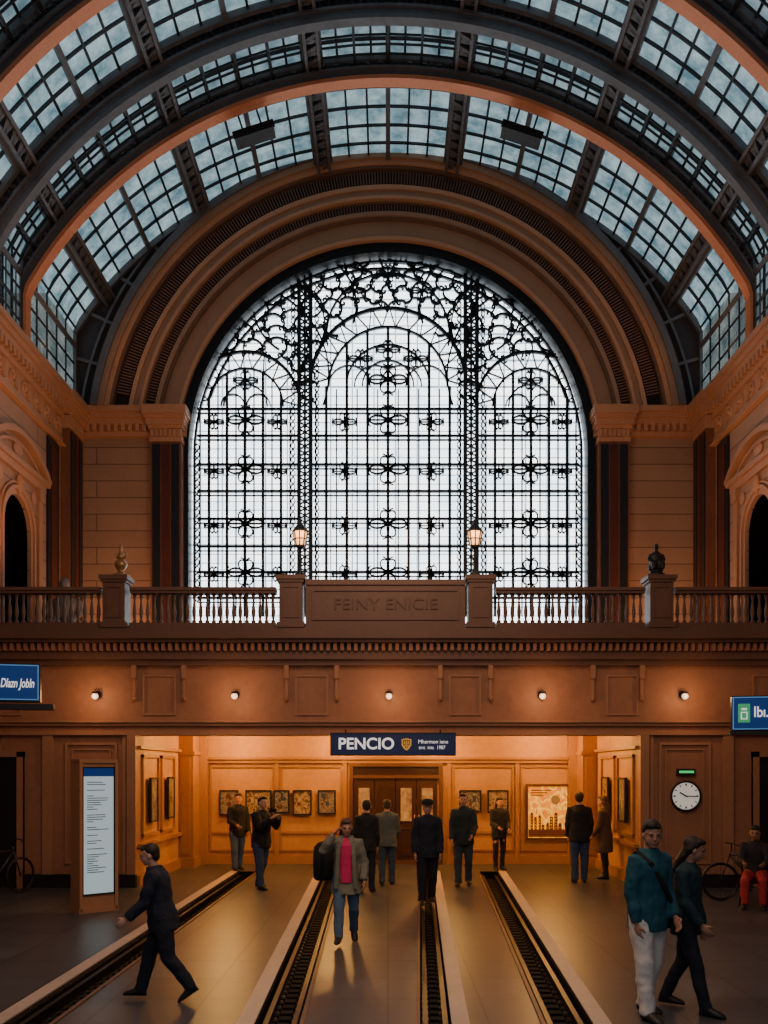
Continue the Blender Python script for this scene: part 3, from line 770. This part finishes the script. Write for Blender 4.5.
q=MB(); q.box(-.14,.14,-.1,-.09,-.02,.025); q.obj("lit_face",mat("exit_green",(.1,.6,.2),.3,emit=(.05,.8,.2),es=.7),e)

# ---------------------------------------------------------------- information kiosk
e=tag(empty("information_board",(-4.68,14.6,0),rad(42)),"tall free-standing lit timetable board in tan frame","information board")
q=MB(); q.box(-.29,.29,-.13,.13,.02,2.38); q.box(-.33,.33,-.17,.17,0,.08); q.box(-.32,.32,-.16,.16,2.36,2.42); q.box(-.32,-.27,-.17,.17,.02,2.38); q.box(.27,.32,-.17,.17,.02,2.38); q.obj("cabinet",TAN,e)
q=MB(); q.box(-.25,.25,-.145,-.13,.30,2.28); q.obj("lit_panel",mat("board_white",(.42,.52,.56),.3,emit=(.52,.70,.78),es=.5,var=.15,bump=0),e)
q=MB(); q.frame(-.27,.27,.28,2.30,-.13,.02,.03); q.obj("panel_frame",BLACK,e)
q=MB(); q.box(-.25,.25,-.15,-.145,2.15,2.28); q.obj("header",BLUE,e)
q=MB(); r2=random.Random(5); z=2.05
while z>.6:
    l=r2.uniform(.1,.36); q.box(-.19,-.19+l,-.149,-.145,z,z+.012); z-=.035 if r2.random()<.8 else .09
q.obj("print",mat("print_ink",(.08,.14,.22),.5),e)

# ---------------------------------------------------------------- floor, tracks
tr=[(-3.12,-3.20,.21),(-1.22,-.98,.20),(.84,.42,.14),(2.22,1.60,.21)]  # centre at y=20, centre at y=8, half width
Y1=20.3; Y0=1.0
def tx(t,y): return t[0]+(t[1]-t[0])*(20-y)/12
q=MB()
edges=[(-HW,-HW)]
for t in tr: edges+=[(tx(t,Y1)-t[2],tx(t,Y0)-t[2]),(tx(t,Y1)+t[2],tx(t,Y0)+t[2])]
edges+=[(HW,HW)]
for i in range(0,len(edges),2):
    a,b=edges[i],edges[i+1]; q.add([(a[1],Y0,0),(b[1],Y0,0),(b[0],Y1,0),(a[0],Y1,0)],[(0,1,2,3)])
q.box(-HW,HW,Y1,YB,-.02,0); q.add([(-HW,-4,0),(HW,-4,0),(HW,Y0,0),(-HW,Y0,0)],[(0,1,2,3)])
for i in range(1,len(edges)-1,2):
    a,b=edges[i],edges[i+1]; D=-.22
    q.add([(a[1],Y0,D),(b[1],Y0,D),(b[0],Y1,D),(a[0],Y1,D),(a[1],Y0,0),(b[1],Y0,0),(b[0],Y1,0),(a[0],Y1,0)],[(0,1,2,3),(0,3,7,4),(1,5,6,2),(2,6,7,3),(0,4,5,1)],1)
struct(q.obj("floor",[FLOORM,TRENCH]))
for i,t in enumerate(tr):
    for s in (-1,1):
        wide=.16 if (i,s) in ((0,-1),(1,-1),(2,1),(3,1)) else .04
        q=MB(); a=(tx(t,Y0)+s*t[2],tx(t,Y1)+s*t[2]); b=(a[0]+s*wide,a[1]+s*wide)
        q.add([(a[0],Y0,-.05),(b[0],Y0,-.05),(b[1],Y1,-.05),(a[1],Y1,-.05),(a[0],Y0,.015),(b[0],Y0,.015),(b[1],Y1,.015),(a[1],Y1,.015)],[(4,5,6,7),(0,1,5,4),(1,2,6,5),(2,3,7,6),(3,0,4,7)])
        struct(q.obj(nn("trim"),CURB if wide>.1 else BALM))
    e=tag(empty("railway_track",(0,0,-.22)),"narrow sunken black rail track in a floor trench","track","sunken tracks")
    for s in (-1,1):
        q=MB(); o=s*t[2]*.66
        A=Vector((tx(t,Y0+.1)+o,Y0+.1,0));Bp=Vector((tx(t,Y1-.1)+o,Y1-.1,0))
        q.bar(A+Vector((0,0,.03)),Bp+Vector((0,0,.03)),.08,.02,(0,0,1)); q.bar(A+Vector((0,0,.08)),Bp+Vector((0,0,.08)),.018,.1,(0,0,1)); q.bar(A+Vector((0,0,.145)),Bp+Vector((0,0,.145)),.05,.03,(0,0,1))
        q.obj("rail",RAILM,e)
    sl=MB(); sl.box(-t[2]*.9,t[2]*.9,-.045,.045,0,.05); sl.box(-t[2]*.3,t[2]*.3,-.06,.06,.05,.075); sm=sl.mesh("sleeper",[SLEEP])
    y=6.2
    while y<Y1-.2:
        o=bpy.data.objects.new("sleeper",sm); COL.objects.link(o); o.parent=e; o.location=(tx(t,y),y,0.0); y+=.22

# ---------------------------------------------------------------- people
FOLD=bpy.data.textures.new("cloth_folds",'CLOUDS'); FOLD.noise_scale=.12; FOLD.noise_depth=1
def cloth(col,rough=.85): return mat("cloth_%d_%d_%d"%tuple(int(c*999) for c in col),col,rough,var=.12,bump=.3,bscale=18)
def skinm(col): return mat("skin_%d"%int(col[0]*999),col,.5,var=.08,bump=0)
def finish(mb,name,m,parent,vox,it=4,fold=0):
    o=mb.obj(name,m,parent)
    md=o.modifiers.new("r",'REMESH'); md.mode='VOXEL'; md.voxel_size=vox; md.use_smooth_shade=True
    s2=o.modifiers.new("s",'SMOOTH'); s2.factor=.5; s2.iterations=it
    if fold:
        d=o.modifiers.new("d",'DISPLACE'); d.texture=FOLD; d.texture_coords='LOCAL'; d.strength=fold; d.mid_level=.45
    bpy.context.view_layer.update(); dg=bpy.context.evaluated_depsgraph_get()
    me=bpy.data.meshes.new_from_object(o.evaluated_get(dg)); o.modifiers.clear(); old=o.data; o.data=me; bpy.data.meshes.remove(old)
    me.name=name
    if not me.materials: me.materials.append(m)
    me.polygons.foreach_set("use_smooth",[True]*len(me.polygons))
    return o
def ldir(p,ab,s): p=rad(p);ab=rad(ab); return Vector((s*sin(ab),-sin(p)*cos(ab),-cos(p)*cos(ab)))
def person(x,y,face,H,label,top,bot,skin=(.55,.3,.2),hair=(.02,.014,.01),shoe=(.015,.013,.012),
           th=(3,-2),kn=(5,4),lean=2,arms=((2,6,14,0),(2,6,14,0)),hy=0,hp=0,hem=.07,longhair=False,bulk=1.0,shirt=None,vox=.012,lab=1.5,z0=0,leg_bulk=1.0,bun=False,flare=1.0,cap=None):
    e=tag(empty("person",(x,y,z0),rad(face)),label,"person")
    hj=[];kj=[];aj=[];fd=[];lo=1e9
    for i,s in enumerate((-1,1)):
        h=Vector((s*.05*H,0,0)); k=h+ldir(th[i],lab,s)*.245*H; sa=th[i]-kn[i]; a=k+ldir(sa,-.5 if th[i]<60 else 1,s)*.235*H
        pa=rad(max(0,-sa)*.9 if kn[i]>18 and sa<-10 else min(0,-(sa-12))*.5 if sa>12 and th[i]<60 else 0)
        d=Vector((s*.12,-cos(pa),-sin(pa))).normalized(); up=Vector((0,-sin(pa),cos(pa)))
        so=a-up*.04*H
        lo=min(lo,so.z,(so+d*.10*H).z,(so-d*.03*H).z)
        hj.append(h);kj.append(k);aj.append(a);fd.append((d,up,so))
    off=Vector((0,0,-lo))
    mid=(aj[0]+aj[1])/2; off+=Vector((0,-mid.y*.5 if th[0]<60 else 0,0))
    hj=[p+off for p in hj];kj=[p+off for p in kj];aj=[p+off for p in aj];fd=[(d,u,s+off) for d,u,s in fd]
    ln=rad(lean); U=Vector((0,-sin(ln),cos(ln)));Fw=Vector((0,-cos(ln),-sin(ln)));SX=Vector((1,0,0)); hip=off.copy()
    def P(a,b=0,c=0): return hip+(U*a+Fw*b+SX*c)*H
    body=MB();jac=MB();tro=MB()
    TR=[(-.035,.07,.06),(0,.088,.066),(.06,.085,.06),(.12,.074,.055),(.19,.085,.06),(.25,.098,.062),(.29,.092,.052),(.315,.06,.042),(.335,.036,.034)]
    body.rings([(P(t),SX,Fw,a*H*.93,b*H*.93) for t,a,b in TR],16)
    hemr=[]
    if hem>.1: hemr=[(hip+Vector((0,0,-hem*H)),SX,Fw,.105*H*bulk*flare,.088*H*bulk*flare),(hip+Vector((0,0,-hem*.5*H)),SX,Fw,.104*H*bulk*(flare*.5+.5),.086*H*bulk)]
    JR=[(-.07,.100,.083)] if hem<=.1 and hem>0.03 else ([(-.02,.10,.08)] if hem>.1 else [])
    JR+=[(.0,.101,.083),(.06,.098,.078),(.12,.093,.073),(.19,.098,.074),(.25,.107,.074),(.28,.104,.066),(.300,.082,.055),(.318,.056,.047),(.338,.042,.043)]
    jac.rings(hemr+[(P(t),SX,Fw,a*H*(1+(bulk-1)*.7),b*H*bulk) for t,a,b in JR],18)
    tro.rings([(P(t),SX,Fw,a*H*leg_bulk,b*H*leg_bulk) for t,a,b in ((-.045,.07,.06),(-.02,.09,.073),(.02,.092,.072),(.07,.086,.065))],16)
    for i,s in enumerate((-1,1)):
        h,k,a=hj[i],kj[i],aj[i]; m1=h.lerp(k,.45); m2=k.lerp(a,.35)+Vector((0,.006*H,0))
        ht=h+Vector((0,0,.02*H))
        body.tube([ht,m1,k,m2,a,a-fd[i][1]*.02*H],[r*H for r in (.052,.046,.031,.031,.020,.020)],12)
        tro.tube([ht,h.lerp(k,.2),m1,k.lerp(h,.08),k,m2,k.lerp(a,.75),a-(a-k).normalized()*.0,a+(a-k).normalized()*.008*H],[r*H*leg_bulk for r in (.056,.058,.052,.042,.041,.039,.035,.034,.034)],14)
        d,up,so=fd[i]; sd=d.cross(up).normalized(); sh=MB()
        sh.rings([(so+d*t*H+up*hh*H,sd,up,w_*H,hh*H) for t,w_,hh in ((-.036,.012,.012),(-.03,.021,.024),(-.01,.025,.030),(.02,.026,.030),(.055,.028,.021),(.09,.026,.015),(.108,.016,.010),(.114,.006,.005))],14)
        sh.obj("shoe",cloth(shoe,.5),e,True)
        body.rings([(so+d*t*H+up*hh*H,sd,up,w_*H,hh*H) for t,w_,hh in ((-.025,.016,.018),(.02,.02,.022),(.07,.02,.013),(.1,.012,.008))],10)
        p,ab,el,fa=arms[i]; sho=P(.282,0,s*.096); ud=ldir(p+lean*.5,ab,s); elb=sho+ud*.17*H; fdv=ldir(p+el,fa,s); wr=elb+fdv*.145*H
        body.tube([P(.285,0,s*.05),sho,sho.lerp(elb,.5),elb,elb.lerp(wr,.4),wr],[r*H for r in (.03,.031,.027,.022,.022,.015)],10)
        jac.tube([P(.285,0,s*.045),sho,sho.lerp(elb,.5),elb,elb.lerp(wr,.5),wr-fdv*.004*H],[r*H*bulk for r in (.036,.040,.037,.034,.031,.027)],12)
        w_=Fw+U*.6; w_=(w_-fdv*w_.dot(fdv)).normalized(); nrm=fdv.cross(w_).normalized()
        if nrm.dot(SX*-s)<0: nrm=-nrm
        M=Matrix((w_,nrm,fdv)).transposed()
        body.ell(wr+fdv*.030*H,(.024*H,.012*H,.034*H),M,12)
        for j,(o,l) in enumerate(((.0165,.043),(.0055,.048),(-.0055,.045),(-.0165,.035))):
            r0=wr+fdv*.050*H+w_*o*H; r1=r0+(fdv*.9+nrm*.3+w_*o*4)*l*.5*H; r2=r1+(fdv*.7+nrm*.75)*l*.45*H
            body.tube([r0-fdv*.015*H,r0,r1,r2],[.0058*H,.0056*H,.0053*H,.0042*H],8)
        t0=wr+fdv*.018*H+w_*.016*H; t1=t0+(fdv*.6+w_*.75+nrm*.2)*.024*H; t2=t1+(fdv*.85+nrm*.5)*.022*H
        body.tube([t0,t1,t2],[.0075*H,.0062*H,.0048*H],8)
    R=Matrix((SX,Fw,U)).transposed()
    Ry=Matrix.Rotation(rad(hy),3,'Z'); Rp=Matrix.Rotation(rad(-hp),3,'X')
    M=R@Ry@Rp
    C=P(.352,.012)+ (M@Vector((0,.006,.060)))*H
    def hp_(a,b,c): return C+(M@Vector((a,b,c)))*H
    def he(mbx,c,r,n=14): mbx.ell(hp_(*c),tuple(v*H for v in r),M,n)
    body.tube([P(.30),P(.33),hp_(0,-.012,-.03)],[.038*H,.030*H,.031*H],12)
    he(body,(0,-.008,.014),(.045,.056,.052)); he(body,(0,.010,-.018),(.038,.043,.046)); he(body,(0,.030,-.052),(.018,.016,.013))
    he(body,(0,.054,-.014),(.0075,.012,.008)); he(body,(0,.052,-.002),(.005,.008,.014)); he(body,(0,.046,-.034),(.014,.008,.007))
    for s in (-1,1): he(body,(s*.045,-.004,-.008),(.006,.012,.017)); he(body,(s*.017,.044,.011),(.013,.008,.005))
    finish(body,"body",skinm(skin),e,vox*.75,3)
    for s in (-1,1):
        q=MB(); he(q,(s*.0165,.0485,.002),(.0052,.0035,.0028),10); q.obj("eye",BLACK,e,True)
        q=MB(); he(q,(s*.0165,.0515,.0135),(.009,.003,.0018),8); q.obj("eyebrow",cloth(hair,.6),e,True)
    q=MB(); he(q,(0,.0535,-.034),(.012,.003,.0032),10); q.obj("mouth",mat("lips",(.3,.09,.07),.4),e,True)
    hr=MB()
    he(hr,(0,-.018,.022),(.0500,.0540,.052),16); he(hr,(-.006,.014,.050),(.036,.036,.020)); he(hr,(0,-.035,-.008),(.042,.032,.04)); he(hr,(.014,.034,.046),(.022,.014,.012))
    if longhair:
        hr.rings([(hp_(0,-.02,.04),M.col[0],M.col[1],.046*H,.042*H),(hp_(0,-.03,-.01),M.col[0],M.col[1],.056*H,.038*H),(P(.345,-.042),SX,Fw,.058*H,.032*H),(P(.29,-.062),SX,Fw,.056*H,.024*H),(P(.25,-.066),SX,Fw,.04*H,.016*H)],14)
    if bun: he(hr,(0,-.07,.02),(.028,.028,.028))
    finish(hr,"hair",cloth(hair,.6),e,vox,2,.018)
    if cap:
        q=MB(); q.rings([(hp_(0,-.006-z*.15,z),M.col[0],M.col[1],.058*H*a,.068*H*a) for z,a in ((.026,.95),(.045,1.03),(.063,.92),(.076,.55),(.079,.1))],18); q.rings([(hp_(0,.05,z),M.col[0],M.col[1],.042*H,.034*H) for z in (.024,.031)],16); q.obj("flat_cap",cloth(cap),e,True)
    finish(jac,"jacket",cloth(top),e,vox,3,.030)
    finish(tro,"trousers",cloth(bot),e,vox,3,.024)
    if shirt:
        q=MB(); q.rings([(P(t,b),SX,Fw,a*H,.02*H) for t,a,b in ((-.03,.046,.082),(.1,.050,.072),(.2,.050,.071),(.27,.044,.066),(.31,.030,.044),(.33,.02,.032))],12); finish(q,"shirt",cloth(shirt),e,vox,2)
        for s in (-1,1):
            q=MB(); q.poly([P(.335,.02,s*.040),P(.29,.062,s*.056),P(.2,.084*bulk,s*.062),P(.02,.094*bulk,s*.070),P(-.07,.094*bulk,s*.078)],.030*H,.014*H,Fw); q.obj("lapel",cloth(top),e)
    return e,P
BLK=(.012,.012,.015); NVY=(.012,.016,.030)
# near walkers
person(-2.19,8.95,-82,1.54,"person in dark jacket and trousers striding across the floor",(.013,.017,.032),(.012,.015,.026),th=(20,-10),kn=(6,26),lean=9,arms=((-16,8,34,0),(14,6,34,0)),vox=.010,hem=.05,bulk=1.15,leg_bulk=1.15)
person(2.36,8.35,30,1.80,"person in teal sweater and white trousers with crossbody strap",(.010,.078,.112),(.68,.66,.62),skin=(.40,.21,.14),th=(8,-5),kn=(4,10),arms=((-4,5,14,-2),(2,5,34,-10)),hy=32,hp=8,vox=.010,hem=.06,bulk=1.10,leg_bulk=1.12,shoe=(.03,.028,.028))
person(2.79,8.58,52,1.66,"person in dark teal top with dark hair walking arm in arm",(.009,.032,.042),(.011,.014,.024),skin=(.38,.20,.13),th=(18,-10),kn=(5,16),arms=((6,4,30,-12),(2,4,10,0)),hy=-25,hp=14,longhair=True,vox=.010,hem=.06,bulk=1.0,leg_bulk=.98)
# centre woman walking toward us
person(-.54,11.9,0,1.62,"person in open olive-grey coat over pink top, hand raised to brow",(.18,.185,.14),(.08,.14,.23),skin=(.55,.32,.24),hair=(.09,.04,.02),th=(20,-6),kn=(6,26),lean=3,arms=((70,30,104,-36),(-4,16,26,0)),hy=-10,hp=10,shirt=(.62,.03,.14),longhair=True,hem=.12,flare=1.12,vox=.010,bulk=1.10,leg_bulk=1.05)
# people around the entrance
person(-3.38,20.55,28,1.74,"person in black jacket and grey-blue jeans standing beside the posters",BLK,(.05,.085,.16),arms=((10,8,60,-20),(4,8,20,0)),hy=20,bulk=1.15,th=(10,-8),leg_bulk=1.08)
person(-2.42,17.35,52,1.76,"person in black jacket and jeans holding a camera up",BLK,(.035,.06,.12),arms=((40,10,95,-25),(38,8,100,-25)),hy=10,th=(8,-8),kn=(4,8),bulk=1.2,leg_bulk=1.12)
person(-.40,16.9,175,1.70,"person in dark coat seen from behind in the doorway crowd",(.018,.018,.022),(.02,.025,.04),hair=(.03,.02,.015),th=(6,-6))
person(-.02,17.9,178,1.68,"person in grey-green jacket and slate trousers facing the doors",(.12,.14,.125),(.05,.08,.12),hair=(.08,.05,.03),arms=((10,8,40,-10),(10,8,40,-10)),bulk=1.18,th=(7,-7),kn=(4,12),leg_bulk=1.08)
person(.66,15.45,4,1.76,"person in dark navy suit and flat cap walking forward",NVY,(.010,.012,.02),skin=(.5,.3,.22),arms=((0,8,12,0),(0,8,12,0)),th=(10,-6),kn=(3,12),bulk=1.18,leg_bulk=1.12,hem=.09,cap=(.015,.015,.02))
person(1.47,17.85,-6,1.80,"person in dark green-grey jacket and slate trousers standing",(.022,.033,.035),(.035,.055,.075),hair=(.05,.025,.015),arms=((4,8,25,0),(10,8,45,-10)),bulk=1.18,th=(6,-5),kn=(3,10),leg_bulk=1.08)
person(2.50,20.6,12,1.64,"person with long hair in dark patterned jacket and black leggings",(.022,.022,.026),BLK,longhair=True,arms=((12,6,60,-15),(12,6,50,-15)),leg_bulk=.9,bulk=1.12)
person(3.84,18.35,176,1.81,"person in black jacket and blue jeans seen from behind",BLK,(.03,.055,.11),hair=(.05,.025,.012),arms=((2,8,20,-4),(2,8,20,-4)),bulk=1.22,th=(4,-4),leg_bulk=1.12)
person(4.50,18.95,-120,1.72,"person in long brown coat and black trousers",(.09,.055,.033),BLK,hair=(.10,.05,.025),longhair=True,hem=.2,arms=((8,6,40,-10),(6,6,30,0)),leg_bulk=.95,bulk=1.08)
person(6.10,15.2,-25,1.72,"person in dark jacket and red trousers seated on a chair",(.022,.020,.026),(.36,.03,.035),skin=(.3,.16,.1),th=(84,84),kn=(82,86),lean=8,arms=((30,8,55,-12),(25,8,60,-12)),hem=0.03,lab=6)

# things they carry
def bag(loc,rz,label,col,w=.17,d=.10,h=.42,strap=True):
    e=tag(empty("backpack",loc,rz),label,"backpack")
    q=MB(); q.rings([((0,0,z),(1,0,0),(0,1,0),w*a,d*b) for z,a,b in ((0,.8,.7),(.03,.95,.95),(h*.5,1,1),(h*.85,.92,.85),(h*.96,.6,.5),(h,.2,.2))],20,sup=.6); q.obj("bag_body",cloth(col),e,True)
    q=MB(); q.rings([((0,d*.75,z),(1,0,0),(0,1,0),w*.7*a,d*.5*a) for z,a in ((.05,.8),(.08,1),(h*.42,1),(h*.48,.8))],16,sup=.6); q.obj("front_pocket",cloth(col),e,True)
    for s in (-1,1):
        q=MB(); q.tube([(s*w*.5,-d*.8,h*.92),(s*w*.6,-d-.06,h*.98),(s*w*.6,-d-.10,h*.6),(s*w*.55,-d*.9,h*.15)],.014); q.obj("strap",cloth(col),e,True)
    return e
bag((-.84,12.24,.78),rad(20),"black backpack slung from the walking person's shoulder",(.014,.014,.018),.16,.11,.52)
e=tag(empty("shoulder_bag",(2.36,8.35,0),rad(30)),"small dark crossbody bag with diagonal strap","bag")
q=MB(); q.poly([(-.15,-.02,1.52),(-.11,-.155,1.42),(.03,-.19,1.2),(.19,-.155,1.0)],.04,.014,(0,-1,0)); q.poly([(-.15,-.02,1.52),(-.10,.12,1.42),(.05,.165,1.2),(.2,.08,1.0)],.04,.014,(0,-1,0)); q.obj("strap",BLACK,e)
q=MB(); q.rings([((.24,-.06,z),(1,0,0),(0,1,0),.05*a,.12*a) for z,a in ((.80,.7),(.82,1),(.98,1),(1.0,.7))],16,sup=.5); q.obj("bag_body",cloth((.02,.03,.04)),e,True)
e=tag(empty("camera",(-2.16,17.12,1.50),rad(52)),"small black camera held up in both hands","camera")
q=MB(); q.box(-.06,.06,-.03,.03,-.04,.04); q.box(-.02,.02,-.02,.02,.04,.055); q.obj("camera_body",BLACK,e)
q=MB(); q.rings([((0,-.03,0),(1,0,0),(0,0,1),.03,.03),((0,-.09,0),(1,0,0),(0,0,1),.027,.027)],16); q.obj("lens",BLACK,e)

# chair, bicycles
e=tag(empty("chair",(6.10,15.27,0),rad(-25)),"black metal chair with curved back","chair")
q=MB(); q.rings([((0,0,.38),(1,0,0),(0,1,0),.21,.20),((0,0,.40),(1,0,0),(0,1,0),.22,.21)],20,sup=.7); q.obj("seat",BLACK,e)
q=MB(); q.tube([(-.19,.2,.40),(-.2,.26,.8),(-.12,.29,.9),(.12,.29,.9),(.2,.26,.8),(.19,.2,.40)],.013)
for x in (-.1,0,.1): q.tube([(x,.2,.40),(x,.285,.89)],.008)
q.obj("backrest",BLACK,e,True)
for sx in (-1,1):
    for sy in (-1,1):
        q=MB(); q.tube([(sx*.17,sy*.16,.39),(sx*.21,sy*.2,0.0)],.013); q.obj("leg",BLACK,e,True)
def bicycle(loc,rz,label):
    e=tag(empty("bicycle",loc,rz),label,"bicycle","parked bicycles")
    for cx in (-.52,.52):
        w=empty("wheel"); w.parent=e; w.location=(cx,0,.33)
        q=MB(); q.torus((0,0,0),.315,.018); q.obj("tyre",BLACK,w,True)
        q=MB(); q.torus((0,0,0),.292,.010); q.obj("rim",RAILM,w,True)
        q=MB()
        for k in range(16):
            t=2*pi*k/16; q.tube([(0,.02*(-1)**k,0),(.29*cos(t),0,.29*sin(t))],.0025,4)
        q.obj("spokes",RAILM,w)
    FR=cloth((.03,.03,.035),.3); q=MB()
    a=(-.52,0,.33);b=(-.08,0,.30);c=(-.2,0,.80);d=(.36,0,.78);f=(.52,0,.33);g=(.34,0,.86)
    for p,r,t in ((b,c,.018),(c,d,.016),(b,d,.018),(a,b,.011),(a,c,.010),(d,g,.018),(d,f,.014)): q.tube([p,r],t,8)
    q.obj("bicycle_frame",FR,e,True)
    q=MB(); q.tube([(-.2,0,.8),(-.23,0,.93)],.012); q.rings([((-.38,0,.95),(0,1,0),(0,0,1),.07,.025),((-.25,0,.955),(0,1,0),(0,0,1),.05,.02),((-.1,0,.95),(0,1,0),(0,0,1),.02,.015)],12); q.obj("saddle",BLACK,e,True)
    q=MB(); q.tube([(.33,0,.86),(.33,0,.98),(.38,-.08,1.0),(.34,-.26,.98),(.26,-.29,.96)],.012);q.tube([(.33,0,.98),(.38,.08,1.0),(.34,.26,.98),(.26,.29,.96)],.012); q.obj("handlebar",BLACK,e,True)
    q=MB(); q.torus((-.08,-.05,.30),.08,.008); q.tube([(-.08,-.05,.30),(0,-.06,.17)],.008); q.box(-.04,.04,-.14,-.05,.155,.18); q.tube([(-.08,.05,.30),(-.16,.06,.43)],.008); q.box(-.2,-.12,.05,.14,.42,.445); q.obj("crank",RAILM,e)
    return e
bicycle((6.24,15.75,0),pi,"dark bicycle with thin tyres parked beside the seated person")
bicycle((-6.95,16.3,0),1.15,"dark bicycle parked against the shadowed wall")

# ---------------------------------------------------------------- small statues on the balustrade
def statue(loc,label,m,sc=1.0,rz=0):
    e=tag(empty("statue",loc,rz),label,"statue","balcony statues"); e.scale=(sc,)*3
    q=MB(); q.lathe([(.17,0),(.17,.05),(.12,.08),(.13,.12),(.10,.15)],n=16); q.obj("plinth",m,e)
    q=MB()
    q.rings([((0,0,z),(1,0,0),(0,1,0),a,b) for z,a,b in ((.14,.15,.12),(.22,.16,.13),(.32,.10,.09),(.40,.12,.085),(.45,.10,.07),(.48,.04,.04),(.52,.035,.035))],16)
    q.ell((0,-.01,.575),(.045,.052,.062)); q.ell((0,-.06,.57),(.01,.015,.01))
    for s in (-1,1): q.tube([(s*.11,0,.43),(s*.15,-.02,.33),(s*.09,-.1,.26),(s*.02,-.12,.27)],[.035,.03,.024,.02]); q.tube([(s*.06,0,.2),(s*.09,-.15,.22),(s*.08,-.14,.13)],[.06,.05,.04])
    finish(q,"figure",m,e,.014,3)
    return e
GBR=mat("gilded_bronze",(.34,.20,.09),.35,.5,var=.3)
e=tag(empty("finial",((px[0][0]+px[0][1])/2+.08,YBL,5.91)),"slim gilded bronze urn finial on a balustrade pedestal","finial")
q=MB(); q.lathe([(.17,0),(.17,.04),(.08,.07),(.05,.12),(.10,.18),(.125,.25),(.09,.31),(.045,.34)],n=16); q.obj("urn",GBR,e,True)
q=MB(); q.lathe([(.045,.33),(.07,.37),(.055,.44),(.03,.49),(.04,.53),(.03,.58),(.006,.64)],n=12); q.tube([(.05,0,.36),(.11,0,.42),(.10,0,.48),(.05,0,.47)],[.018,.015,.012,.008],8); q.tube([(-.05,0,.36),(-.11,0,.42),(-.10,0,.48),(-.05,0,.47)],[.018,.015,.012,.008],8); q.obj("flame",GBR,e,True)
statue(((px[3][0]+px[3][1])/2-.05,YBL,5.91),"small dark bronze seated figure on a balustrade pedestal",DARK,1.0)
statue((-6.85,19.4,4.75),"weathered grey figure standing on the balcony by the side wall",mat("weathered_stone",(.13,.12,.115),.5),2.5)

# ---------------------------------------------------------------- lights
for sg in (-1,1):
    light('AREA',(sg*6.3,20.9,5.2),34,(1,.46,.2),1.2,(pi,0,0))
    light('AREA',(sg*5.3,19.0,5.2),20,(1,.46,.2),.8,(rad(180-35),0,0))
    for y in (12.5,16,19.8): light('AREA',(sg*6.75,y,11.1),11,(1,.38,.13),1.6,(pi,sg*rad(-18),0),.3)
    light('SPOT',(sg*5.0,15.2,6.2),360,(1,.46,.2),.3,(rad(118),0,-sg*rad(58)),spot=rad(70))  # unseen spots added for warm highlights on the upper walls
# unseen fill areas added over the concourse to brighten facade, hall and great arch
light('AREA',(0,8,8.5),340,(1,.56,.31),4,(rad(32),0,0))
light('AREA',(0,2,6),110,(1,.75,.58),5,(rad(60),0,0))
light('AREA',(0,13.5,8.0),125,(1,.66,.44),3,(rad(118),0,0))

w=bpy.data.worlds.new("world"); scene.world=w; w.use_nodes=True
w.node_tree.nodes["Background"].inputs[0].default_value=(.28,.42,.60,1); w.node_tree.nodes["Background"].inputs[1].default_value=.36

cam=bpy.data.cameras.new("camera"); co=bpy.data.objects.new("camera",cam); COL.objects.link(co)
co.location=(0,0,CZ); co.rotation_euler=(pi/2,0,0)
cam.sensor_fit='HORIZONTAL'; cam.sensor_width=36; cam.lens=36*F/768; cam.shift_y=258/768; cam.shift_x=-4/768; cam.clip_end=200
scene.camera=co
